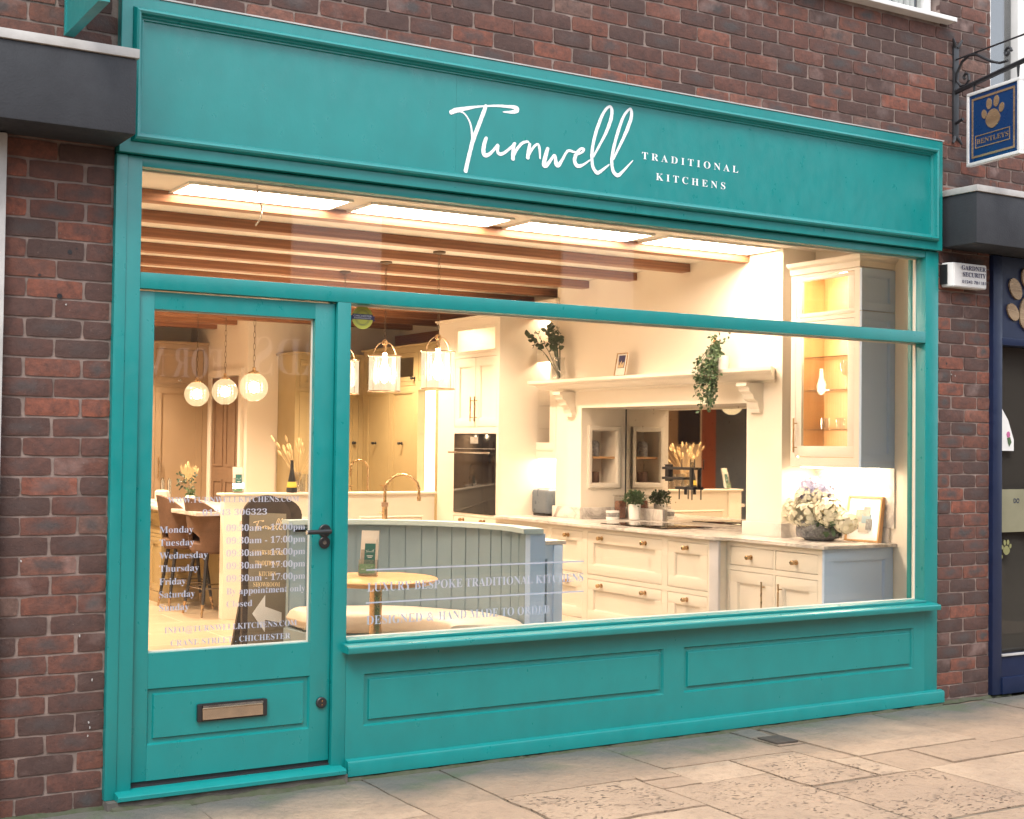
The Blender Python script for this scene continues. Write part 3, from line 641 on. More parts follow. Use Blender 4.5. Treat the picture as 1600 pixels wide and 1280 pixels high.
mb = MB(); text_bm(mb, "BENTLEYS", Wm @ Matrix.Translation((.080, .112, .0145)), .026, .245, off=.006); part(hs, "lettering", mb, m_gold, smooth=False)
for d in (.072, .41): pass

# ---- turquoise projecting sign, top left
ts = thing("projecting_sign", "turquoise blade sign at the top left corner of the brick wall", "hanging sign", (-.22, -.3, 2.95))
mb = MB(); mb.prism([(-.02, 2.905), (-.50, 2.905), (-.50, 3.5), (-.02, 3.5)], 'X', -.205, -.175); part(ts, "board", mb, teal)
mb = MB(); mb.prism([(-.018, 2.898), (-.505, 2.898), (-.505, 2.905), (-.018, 2.905)], 'X', -.209, -.171); mb.box(-.209, -.171, -.020, .0, 2.90, 3.5); part(ts, "edge_trim", mb, teal)

# ---- neighbour on the left, only its white edge shows
mb = MB(); mb.box(-.50, -.409, -.03, .02, -.03, 2.50, .006); solo("timber_post", "flaking grey timber post at the left edge of the brick pier", "post", mb, m_cap)

# ---- navy shop on the right
ns = thing("neighbouring_shopfront", "navy blue shopfront with a big gold paw beyond the brick pillar", "shopfront", (5.9, .0, 0))
mb = MB(); mb.box(5.022, 5.10, -.005, .12, -.02, 2.50, .003); mb.box(5.10, 7.0, .01, .12, 2.03, 2.50); mb.box(5.10, 7.0, -.006, .12, 1.985, 2.028, .004); mb.box(5.10, 7.0, .0, .12, -.02, .195, .004); mb.box(5.10, 7.0, -.014, .04, -.02, .075, .004)
part(ns, "frame", mb, m_navy)
mb = MB(); mb.box(5.10, 7.0, -.012, .02, .196, .204); part(ns, "sill_strip", mb, m_cap)
mb = MB(); paw(mb, FX(5.337, .008, 2.242) @ Matrix.Rotation(R(29), 4, 'Z'), .34, .01); part(ns, "paw_emblem", mb, m_gold)
mb = MB(); mb.box(5.10, 7.0, .07, .076, .2, 1.985); part(ns, "window_pane", mb, glass("shop_window_glass", (.5, .5, .5), .04, 0, 1.0))
mb = MB(); mb.prism([(5.115, 1.70), (5.115, 1.375), (5.285, 1.375), (5.285, 1.44), (5.235, 1.555)], 'Y', .063, .068); sg = part(ns, "window_card", mb, m_white)
mb = MB(); mb.prism([(5.14 + .026 * math.cos(a), 1.48 + .030 * math.sin(a)) for a in [math.pi + math.pi * i / 10 for i in range(11)]], 'Y', .060, .0625)
for a in (-.016, 0, .016): mb.prism([(5.14 + a - .006, 1.483), (5.14 + a, 1.513 - abs(a) * .6), (5.14 + a + .006, 1.483)], 'Y', .0604, .0622)
part(sg, "crest", mb, m_purple)
mb = MB(); mb.prism([(5.235 + .015 * math.cos(a), 1.47 + .018 * math.sin(a)) for a in [2 * math.pi * i / 12 for i in range(12)]], 'Y', .060, .0625); part(sg, "thistle", mb, paint("pink", (.5, .12, .28), bs=0))
mb = MB(); mb.prism([(5.225, 1.45), (5.25, 1.455), (5.262, 1.425), (5.243, 1.40), (5.232, 1.42)], 'Y', .0602, .0622); part(sg, "thistle_leaf", mb, m_leaf)
mb = MB(); mb.box(5.11, 7.0, .064, .069, .90, 1.15); part(ns, "frosted_band", mb, paint("olive_frosted_vinyl", (.20, .19, .12), (.24, .23, .15), rough=.6))
mb = MB(); text_bm(mb, "DO", FX(5.285, .0625, 1.07), .026, .05, serif=False, off=.02); part(ns, "lettering", mb, m_navy, smooth=False)
mb = MB(); paw(mb, FX(5.150, .066, .75), .075, .002); paw(mb, FX(5.225, .066, .81), .08, .002); part(ns, "paw_sticker", mb, paint("lime_print", (.24, .24, .10), bs=0))
mb = MB(); mb.box(5.115, 5.175, .064, .068, .215, .325); sk = part(ns, "notice", mb, m_letter)
mb = MB(); text_bm(mb, "MIX", FX(5.123, .0632, .285), .016, .042, serif=False); part(sk, "lettering", mb, paint("red_print", (.35, .02, .02), bs=0), smooth=False)
mb = MB()
for i in range(9):
    for k in range(9):
        x = 5.20 + i * .075; z = .70 + k * .085
        if z > 1.5: continue
        mb.box(x, x + .05, .14 + .02 * (k % 2), .15 + .02 * (k % 2), z, z + .066)
part(ns, "packet_display", mb, paint("printed_packets", (.55, .50, .45), (.16, .12, .10), rough=.5, scale=45, bs=0))
mb = MB(); mb.box(5.03, 7.0, .55, .58, -.03, 2.5); mb.box(5.17, 5.20, .3, .33, .2, 1.9); mb.box(5.03, 7.0, .1, .55, 2.2, 2.22); part(ns, "dark_interior", mb, m_darkwood)

# ---- pavement
def slab(mb, x0, x1, y0, y1, rough=0.0, tone=None):
    tl = mb.bm.loops.layers.color.get("tone") or mb.bm.loops.layers.color.new("tone")
    g = .0055; x0 += g; x1 -= g; y0 += g; y1 -= g; nx = max(2, int((x1 - x0) / .06)); ny = max(2, int((y1 - y0) / .06))
    if x1 - x0 < .02 or y1 - y0 < .02: return
    dz = rnd.uniform(-.003, .003); tx, ty = rnd.uniform(-.004, .004), rnd.uniform(-.004, .004); G = []
    for j in range(ny + 1):
        row = []
        for i in range(nx + 1):
            x, y = x0 + (x1 - x0) * i / nx, y0 + (y1 - y0) * j / ny; ed = i in (0, nx) or j in (0, ny)
            z = -.030 + dz + tx * (i / nx - .5) + ty * (j / ny - .5) + noise.noise((x * 3, y * 3, 7)) * .004 - (.004 if ed else 0)
            if ed: x += noise.noise((x * 7, y * 7, 2)) * .010; y += noise.noise((x * 7, y * 7, 9)) * .010
            row.append(mb.bm.verts.new((x, y, z)))
        G.append(row)
    t = tone or (rnd.random(), rough, 0, 1); fs = []
    for j in range(ny):
        for i in range(nx): fs.append(mb.bm.faces.new((G[j][i], G[j][i + 1], G[j + 1][i + 1], G[j + 1][i])))
    rim = G[0] + [q_[-1] for q_ in G[1:]] + G[-1][-2::-1] + [q_[0] for q_ in G[-2:0:-1]]
    bk = [mb.bm.verts.new((v.co.x, v.co.y, -.07)) for v in rim]
    for k in range(len(rim)): fs.append(mb.bm.faces.new((rim[k], bk[k], bk[(k + 1) % len(rim)], rim[(k + 1) % len(rim)])))
    for f_ in fs:
        for lp_ in f_.loops: lp_[tl] = t
mb = MB()
for a in ((-1.5, -.55, -.62, -.01, 0), (-.55, .315, -.60, .0, .1), (.315, 1.06, -.655, -.03, 0), (1.06, 1.425, -.93, -.02, .1), (1.425, 2.295, -.565, -.02, 0), (2.295, 3.055, -.49, -.02, 0), (3.055, 3.2, -.19, -.02, .0),
          (3.055, 3.24, -.705, -.375, .1), (3.24, 4.035, -.72, -.02, .1), (4.035, 4.93, -.79, -.02, .3), (4.93, 5.8, -.70, .0, .2), (5.8, 6.9, -.7, 0, .2),
          (1.425, 2.08, -1.05, -.565, 1), (2.08, 2.295, -.62, -.50, 0), (2.08, 2.295, -.76, -.62, 0), (2.295, 2.655, -.755, -.49, 0), (2.655, 3.055, -1.02, -.49, .9), (3.055, 3.24, -1.03, -.705, .8), (3.24, 3.54, -1.03, -.725, .2), (3.54, 4.035, -1.01, -.725, .4),
          (2.08, 2.65, -1.62, -.76, .9), (2.655, 3.35, -1.65, -1.03, 1), (3.35, 4.03, -1.62, -1.02, .3), (4.035, 4.6, -1.5, -.79, .2), (4.6, 5.5, -1.5, -.79, .6), (1.425, 2.075, -1.7, -1.055, .5), (1.06, 1.425, -1.6, -.93, .6), (.3, 1.06, -1.5, -.655, .3), (-.6, .3, -1.5, -.6, .5), (-1.6, -.6, -1.5, -.62, .5)):
    slab(mb, a[0], a[1], a[2], a[3], a[4])
slab(mb, 3.062, 3.235, -.372, -.19, 1, (0, .4, 0, 1))
y = -1.66
while y > -6.9:
    h_ = rnd.uniform(.5, .8); x = -3.0 + rnd.uniform(0, .4)
    while x < 8:
        w_ = rnd.uniform(.45, 1.1); slab(mb, x, x + w_, y - h_, y, rnd.random() ** 2); x += w_
    y -= h_
struct("pavement", mb, m_flag)
mb = MB(); mb.box(-60, 60, -60, 0.09, -.2, -.041); struct("ground", mb, paint("sandy_joint_mortar", (.20, .155, .11), (.10, .085, .06), rough=.95, scale=8, bs=.9, bscale=120))
mb = MB(); NX = 420; G_ = []
for i in range(NX + 1):     # strip of grit and moss gathered against the shopfront
    x = -1.4 + 6.6 * i / NX; y0_ = .03 if x < 0 or x > 4.6 else -.010; wd = .022 + .030 * max(0, noise.noise((x * 5, 1, 1)) + .3) + .012 * noise.noise((x * 31, 2, 2)); hh = .006 + .010 * max(0, noise.noise((x * 9, 7, 1)) + .4)
    if .0 < x < .98: y0_ = -.044
    G_.append([mb.bm.verts.new((x, y0_, -.030 + hh)), mb.bm.verts.new((x, y0_ - wd * .5, -.030 + hh * .7 + .003 * noise.noise((x * 60, 3, 3)))), mb.bm.verts.new((x, y0_ - wd, -.036))])
for a, b_ in zip(G_, G_[1:]):
    for k in range(2): mb.bm.faces.new((a[k], a[k + 1], b_[k + 1], b_[k]))
tagit(link("grit", mb.mesh("grit", paint("grit_and_moss", (.075, .075, .055), (.045, .060, .028), rough=1, scale=26, bs=1, bscale=160))), "dark grit and moss gathered along the foot of the wall", "grit", kind="stuff")
mb = MB(); mb.box(3.08, 3.215, -.35, -.21, -.04, -.026, .003); solo("drain_cover", "small brown iron drain cover set in the paving below the window", "drain cover", mb, paint("rusty_iron", (.075, .058, .045), (.045, .038, .032), rough=.8, scale=30, bs=.6))

# ---- building across the street (seen in reflections)
ob = thing("opposite_building", "brick shop across the street, seen only as a reflection in the glass", "building", (2, -8.6, 0))
mb = MB(); mb.box(-9, 9, -9.4, -8.9, -.05, 4.3); mb.box(9, 18, -9.4, -8.9, -.05, 5.6); part(ob, "wall", mb, paint("brown_brick_far", (.13, .08, .065), (.08, .05, .045), rough=.9, scale=30))
mb = MB(); mb.prism([(-8.7, 5.6), (-8.7, 5.75), (-11.5, 7.6), (-11.5, 5.6)], 'X', 9, 18); mb.prism([(-8.8, 4.3), (-8.8, 4.4), (-10, 4.7), (-10, 4.3)], 'X', -9, 9); part(ob, "roof", mb, m_roof)
mb = MB(); mb.box(-2, 7, -8.93, -8.78, 1.95, 2.65); fb = part(ob, "fascia", mb, m_dblue)
mb = MB(); text_bm(mb, "RDS", FB(4.78, -8.775, 2.12), .41, .84); text_bm(mb, "FOR M", FB(3.58, -8.775, 2.05), .32, .86); part(fb, "lettering", mb, m_letter, smooth=False)
mb = MB()
for x in (-5, -1, 1.6, 4.4, 8): mb.box(x, x + 1.1, -8.92, -8.86, 3.1, 4.1)
part(ob, "window", mb, m_white)
mb = MB()
for x in (-1.7, .6, 2.9, 5.0): mb.box(x, x + 1.9, -8.92, -8.88, .4, 1.9)
part(ob, "shop_window", mb, m_black_glass)

# ================================================================ INTERIOR
FZ, CZ, XW, XC = -.14, 2.74, 5.30, 5.00
mb = MB(); mb.box(-.1, 7.0, .12, 11.5, FZ - .1, FZ); struct("floor", mb, m_floor)
mb = MB(); mb.box(-.1, 7.0, .12, 11.5, CZ, CZ + .1); struct("ceiling", mb, m_ceil)
mb = MB(); mb.box(-.1, .0, .12, 11.5, FZ, CZ); struct("wall_left", mb, m_wall)
mb = MB(); mb.box(-.1, 3.9, 10.95, 11.1, FZ, CZ); mb.box(3.9, 5.9, 9.0, 9.1, FZ, CZ); mb.box(3.9, 4.0, 9.1, 10.95, FZ, CZ); struct("wall_back", mb, m_wall)
mb = MB()
mb.box(XW, 5.6, .12, 1.73, FZ, CZ); mb.box(XW, 5.6, 4.53, 6.3, FZ, CZ); mb.box(5.75, 5.9, 6.3, 9.0, FZ, CZ); mb.box(5.6, 5.75, 6.25, 6.3, FZ, CZ)
mb.box(5.46, 5.6, 2.09, 4.15, FZ, 1.69); mb.box(4.58, 5.4, .12, .14, FZ, CZ)
struct("wall_right", mb, m_wall)
mb = MB(); mb.box(-.1, .0, .10, .12, FZ, CZ); mb.box(4.57, 5.4, .10, .12, FZ, CZ); struct("wall_front", mb, m_wall)
# ceiling beams
for k in range(13):
    y = 2.07 + k * .662
    x1 = XC if y < 4.4 else (XW if y < 6.2 else 5.75)
    if y + .12 > 9.0: x1 = 3.9
    if y > 10.8: break
    mb = MB(); mb.box(.0, x1, y, y + .105, CZ - .062, CZ - .001, .004)
    for v in mb.bm.verts: v.co.z += noise.noise((v.co.x * 2, k, 1)) * .002
    ordn = ["nearest the window, behind the light panels", "second from the window", "third from the window", "fourth from the window", "fifth from the window", "sixth from the window", "seventh from the window", "eighth from the window", "ninth from the window", "tenth from the window", "eleventh from the window", "twelfth from the window", "last at the back"][k]
    o = solo("ceiling_beam", "brown timber ceiling beam, " + ordn, "beam", mb, m_beam, "ceiling beams across the showroom")
mb = MB(); mb.box(5.68, 5.75, 6.3, 9.0, 2.50, 2.62); solo("wall_beam", "brown timber rail on the wall above the olive tall cabinets", "beam", mb, m_beam)
# ceiling light panels
for i, (x, nm) in enumerate(((.865, "leftmost of the four glowing ceiling light panels"), (1.925, "second from left of the four glowing ceiling light panels"), (2.985, "third from left of the four glowing ceiling light panels"), (4.04, "rightmost of the four glowing ceiling light panels"))):
    t = thing("ceiling_light_panel", nm, "ceiling light", (x + .45, 1.91, CZ - .02), "ceiling light panels by the window")
    mb = MB(); frame_rect(mb, x - .02, x + .93, 1.73, 2.07, 0, 1, .02)
    for v in mb.bm.verts: v.co = Vector((v.co.x, v.co.z, CZ - .014 + v.co.y * .013))
    part(t, "frame", mb, m_white)
    mb = MB(); mb.box(x, x + .91, 1.75, 2.05, CZ - .012, CZ - .002); part(t, "diffuser", mb, m_panel)
WARM = (1, .74, .52)
def downlight(x, y, e_, lab, aim=None):  # unseen lamps added for room fill; rear ones follow scallops on the wall
    t = thing("unseen_downlight", lab, "downlight", (x, y, CZ - .01), "unseen downlights between the beams, partly added as fill")
    mb = MB(); mb.lathe([(.030, -.001), (.042, -.001), (.042, -.008), (.030, -.008)], c=(x, y, CZ), seg=24, caps=False); part(t, "bezel", mb, m_white)
    mb = MB(); mb.lathe([(0, -.002), (.030, -.002), (.030, -.0035), (0, -.0035)], c=(x, y, CZ), seg=20); part(t, "lens", mb, emit("unseen_downlight_lens", WARM, 25) if "unseen_downlight_lens" not in bpy.data.materials else bpy.data.materials["unseen_downlight_lens"])
    L = bpy.data.lights.new("downlight_lamp", 'SPOT'); L.energy = e_; L.color = WARM; L.spot_size = R(125); L.spot_blend = .7; L.shadow_soft_size = .035
    o = bpy.data.objects.new("downlight_lamp", L); COL.objects.link(o); o.parent = t; o.location = (0, 0, -.012)
for k, (x, y, e_) in enumerate(((1.3, 3.13, 60), (3.9, 3.13, 60), (1.3, 4.45, 70), (3.95, 4.45, 60), (1.6, 5.78, 80), (3.9, 5.78, 70), (1.6, 7.1, 140), (4.3, 7.1, 125), (2.2, 8.42, 140), (4.4, 8.1, 120), (2.4, 9.75, 130))):
    downlight(x, y, e_ * 1.9, "small unseen downlight in the ceiling, " + ["front left", "front right", "second row left", "second row right", "third row left", "third row right", "fourth row left", "fourth row right", "fifth row left", "fifth row right", "by the back cupboards"][k])
mb = MB(); mb.tube([(1.135, 1.5, CZ), (1.14, 1.5, 2.66), (1.165, 1.5, 2.60), (1.16, 1.5, 2.54), (1.13, 1.5, 2.50)], .004, 6); solo("loose_cable", "thin grey cable hanging in a curve from the ceiling by the transom", "cable", mb, m_chrome)

# generic joinery -------------------------------------------------
def bx(mb, ax, p0, p1, u0, u1, z0, z1, bev=0.0):
    if ax == 'X': mb.box(p0, p1, u0, u1, z0, z1, bev)
    else: mb.box(u0, u1, p0, p1, z0, z1, bev)
def shaker(mb, ax, p, u0, u1, z0, z1, rail=.075, rec=.013, t=.020, beads=True):
    bx(mb, ax, p, p + t, u0, u1, z1 - rail, z1, .0012); bx(mb, ax, p, p + t, u0, u1, z0, z0 + rail, .0012)
    bx(mb, ax, p, p + t, u0, u0 + rail, z0 + rail, z1 - rail); bx(mb, ax, p, p + t, u1 - rail, u1, z0 + rail, z1 - rail)
    bx(mb, ax, p + rec, p + t, u0 + rail, u1 - rail, z0 + rail, z1 - rail)
    if beads:
        b = .006; a0, a1, c0, c1 = u0 + rail, u1 - rail, z0 + rail, z1 - rail
        for q in ((a0, a1, c0, c0 + b), (a0, a1, c1 - b, c1), (a0, a0 + b, c0 + b, c1 - b), (a1 - b, a1, c0 + b, c1 - b)): bx(mb, ax, p + .004, p + rec, *q)
    return mb
def faceframe(mb, ax, p, u0, u1, z0, z1, holes, t=.022):
    """fills the rectangle around holes (sorted, non overlapping grid-ish) with strips"""
    us = sorted({u0, u1} | {h[0] for h in holes} | {h[1] for h in holes}); zs = sorted({z0, z1} | {h[2] for h in holes} | {h[3] for h in holes})
    for a, b_ in zip(us, us[1:]):
        run = None
        for c, d in zip(zs, zs[1:]):
            mu, mz = (a + b_) / 2, (c + d) / 2
            inside = any(h[0] < mu < h[1] and h[2] < mz < h[3] for h in holes)
            if inside:
                if run: bx(mb, ax, p, p + t, a, b_, run[0], run[1]); run = None
            else: run = (run[0] if run else c, d)
        if run: bx(mb, ax, p, p + t, a, b_, run[0], run[1])
    return mb
def knob(parent, ax, p, u, z, mat=None, name="knob"):
    mb = MB(); M_ = (FS(p, u, z) if ax == 'X' else FX(u, p, z))
    mb.lathe([(0, 0), (.017, 0), (.017, .004), (.008, .007), (.008, .020), (.015, .024), (.016, .044), (.012, .048), (0, .048)], seg=16, mat=M_)
    return part(parent, name, mb, mat or m_brass)
def barh(parent, ax, p, u, z0, z1):
    mb = MB()
    def P(d, z): return (p - d, u, z) if ax == 'X' else (u, p - d, z)
    mb.tube([P(.03, z0), P(.03, z1)], .006, 8)
    for z in (z0 + .035, z1 - .035): mb.tube([P(0, z), P(.03, z)], .004, 6)
    return part(parent, "bar_handle", mb, m_brass)
G = .0038
def front(parent, name, ax, p, h, rail=.075, mat=m_cream, flat=False):
    mb = MB(); u0, u1, z0, z1 = h[0] + G, h[1] - G, h[2] + G, h[3] - G
    if flat: bx(mb, ax, p + .001, p + .02, u0, u1, z0, z1, .002)
    else: shaker(mb, ax, p + .001, u0, u1, z0, z1, rail)
    return part(parent, name, mb, mat)

# base cabinets on the right
XH, XN, WZ = 4.60, 4.69, .77
def base(name_label, ax, p, u0, u1, holes, depth, mat=m_cream, extra=None, z1=.748, loc=None):
    mid = (u0 + u1) / 2
    t = thing("base_cabinet", name_label, "cabinet", (p + .3, mid, FZ) if ax == 'X' else (mid, p + .3, FZ))
    mb = MB(); faceframe(mb, ax, p, u0, u1, FZ + .10, z1, holes)
    bx(mb, ax, p + .05, p + .06, u0, u1, FZ, FZ + .10)
    bx(mb, ax, p + .022, p + depth, u0 + .001, u1 - .001, FZ + .1, z1)
    part(t, "carcass", mb, mat); return t
c = base("wide pan drawer cabinet under the hob", 'X', XH, 2.495, 3.495, [(2.525, 3.46, .39, .715), (2.525, 3.46, .04, .357)], .6)
for h in ((2.525, 3.46, .39, .715), (2.525, 3.46, .04, .357)):
    d = front(c, "drawer", 'X', XH, h)
    for u in (2.72, 3.27): knob(d, 'X', XH, u, h[3] - .040)
c = base("narrow two-drawer cabinet right of the wide pan drawers", 'X', XH, 1.93, 2.495, [(2.02, 2.46, .39, .715), (2.02, 2.46, .04, .357)], .6)
for h in ((2.02, 2.46, .39, .715), (2.02, 2.46, .04, .357)): d = front(c, "drawer", 'X', XH, h); knob(d, 'X', XH, 2.24, h[3] - .040)
mb = MB(); mb.box(XH - .004, XH + .02, 1.905, 2.0, FZ + .1, .748, .006); part(c, "corner_post", mb, paint("lavender_grey_paint", (.56, .56, .60), bs=0))
c = base("two-drawer cabinet left of the wide pan drawers", 'X', XH, 3.495, 4.0, [(3.53, 3.97, .39, .715), (3.53, 3.97, .04, .357)], .6)
for h in ((3.53, 3.97, .39, .715), (3.53, 3.97, .04, .357)): d = front(c, "drawer", 'X', XH, h); knob(d, 'X', XH, 3.73, h[3] - .040)
c = base("drawer cabinet beside the oven housing", 'X', XH, 4.0, 4.85, [(4.03, 4.42, .39, .715), (4.45, 4.82, .39, .715), (4.03, 4.82, .04, .357)], .6)
for h in ((4.03, 4.42, .39, .715), (4.45, 4.82, .39, .715), (4.03, 4.82, .04, .357)): d = front(c, "drawer", 'X', XH, h); knob(d, 'X', XH, (h[0] + h[1]) / 2, h[3] - .040)
H4 = [(1.465, 1.895, .585, .712), (1.055, 1.445, .585, .712), (1.465, 1.895, -.02, .552), (1.055, 1.445, -.02, .552)]
c = base("near cream cabinet with two drawers over two doors and an end tinted with painted-in daylight", 'X', XN, 1.018, 1.93, H4, .6)
for h in H4[:2]: d = front(c, "drawer", 'X', XN, h, flat=True); knob(d, 'X', XN, (h[0] + h[1]) / 2, .648)
for h, u in ((H4[2], 1.545), (H4[3], 1.385)): d = front(c, "door", 'X', XN, h); barh(d, 'X', XN, u, .20, .50)
mb = MB(); shaker(mb, 'Y', .998, XN - .002, XW - .012, FZ + .02, .748, .075, .012, .019); part(c, "end_panel", mb, m_daytint, "base cabinet end panel with cool daylight painted in")
mb = MB(); mb.prism([(4.66, .972), (XW, .972), (XW, 1.73), (XC - .0, 1.73), (XC, 2.09), (5.455, 2.09), (5.455, 4.15), (XC, 4.15), (XC, 4.53), (XW, 4.53), (XW, 4.85), (XH - .03, 4.85), (XH - .03, 1.915), (4.66, 1.85)], 'Z', .75, .77)
bmesh.ops.bevel(mb.bm, geom=[e_ for e_ in mb.bm.edges if abs(e_.verts[0].co.z - e_.verts[1].co.z) < 1e-4 and e_.verts[0].co.z > .76], offset=.004, segments=2, affect='EDGES')
solo("worktop", "pale veined marble worktop along the right wall", "worktop", mb, m_marble)
hob = MB(); hob.box(4.76, 5.24, 2.74, 3.52, .7705, .7765, .002); solo("hob", "black glass induction hob set on the marble worktop", "hob", hob, m_hob)

# chimney breast with mantel
cb = thing("chimney_breast", "cream mantel surround over the hob with corbelled shelf and mirrored recess", "mantel", (XC + .2, 3.1, FZ))
mb = MB()
mb.box(XC, XW + .16, 1.73, 2.09, .77, CZ); mb.box(XC, XW + .16, 2.09, 4.53, 1.69, CZ)
mb.box(XC, 5.108, 4.15, 4.53, .77, 1.69); mb.box(5.352, 5.46, 4.15, 4.53, .77, 1.69); mb.box(5.108, 5.352, 4.15, 4.53, .77, 1.068); mb.box(5.108, 5.352, 4.15, 4.53, 1.502, 1.69); mb.box(5.108, 5.352, 4.36, 4.53, 1.068, 1.502)
mb.box(XC, XW + .16, 1.73, 2.09, FZ, .749)
part(cb, "wall", mb, m_wall)
mb = MB(); frame_ring(mb, 5.065, 5.395, 1.025, 1.545, [(0, 4.15), (0, 4.135), (.006, 4.130), (.030, 4.130), (.040, 4.138), (.044, 4.150)]); nf = part(cb, "niche_frame", mb, m_cream)
mb = MB(); mb.box(5.109, 5.351, 4.16, 4.355, 1.27, 1.288); part(nf, "niche_shelf", mb, m_oakx)
mb = MB(); mb.box(5.455, 5.459, 2.09, 4.15, .7705, 1.69); part(cb, "mirror_splashback", mb, m_mirror)
mb = MB(); mb.box(5.450, 5.455, 4.142, 4.149, .77, 1.69); part(cb, "mirror_edge", mb, m_blackmetal)
prof = [(XC, 1.825), (XC - .03, 1.825), (XC - .035, 1.84), (XC - .11, 1.846), (XC - .135, 1.862), (XC - .150, 1.880), (XC - .185, 1.886), (XC - .20, 1.898), (XC - .20, 1.922), (XC, 1.922)]
mb = MB()
loops = []
for (yy, ins) in ((1.62, 1), (4.68, -1)):
    ring = []
    for x, z in prof:
        d = XC - x; ring.append(mb.bm.verts.new((x, yy + ins * (.20 - d) * .9, z)))
    loops.append(ring)
nP = len(prof)
for k in range(nP): mb.bm.faces.new((loops[0][k], loops[0][(k + 1) % nP], loops[1][(k + 1) % nP], loops[1][k]))
mb.bm.faces.new(loops[0]); mb.bm.faces.new(loops[1][::-1]); part(cb, "mantel_shelf", mb, m_cream, smooth=False)
for yc in (1.975, 4.30):
    mb = MB(); P = [(XC, 1.822), (XC - .155, 1.822), (XC - .155, 1.80), (XC - .13, 1.79), (XC - .125, 1.765), (XC - .095, 1.745), (XC - .085, 1.715), (XC - .05, 1.695), (XC - .045, 1.66), (XC - .035, 1.645), (XC - .035, 1.62), (XC, 1.62)]
    n_ = len(P); 
    mb.prism([(x, z) for x, z in P], 'Y', yc - .055, yc + .055); part(cb, "corbel", mb, m_cream)
mb = MB()
for a in ((XC - .02, XC, 1.71, 2.11), (XC, 5.44, 2.09, 2.11), (XC - .02, XC, 4.13, 4.55), (XC, 5.44, 4.13, 4.149), (XC, XW, 1.71, 1.73), (XW - .02, XW, 1.03, 1.70)): mb.box(a[0], a[1], a[2], a[3], .7705, .865, .002)
mb.box(5.43, 5.454, 3.6, 4.13, .7705, .865, .002)
part(cb, "marble_upstand", mb, m_marble)
mb = MB(); mb.box(XW - .012, XW - .0005, .99, 1.708, .866, 1.25); solo("marble_splashback", "veined marble splashback behind the hydrangea bowl", "splashback", mb, m_marble)

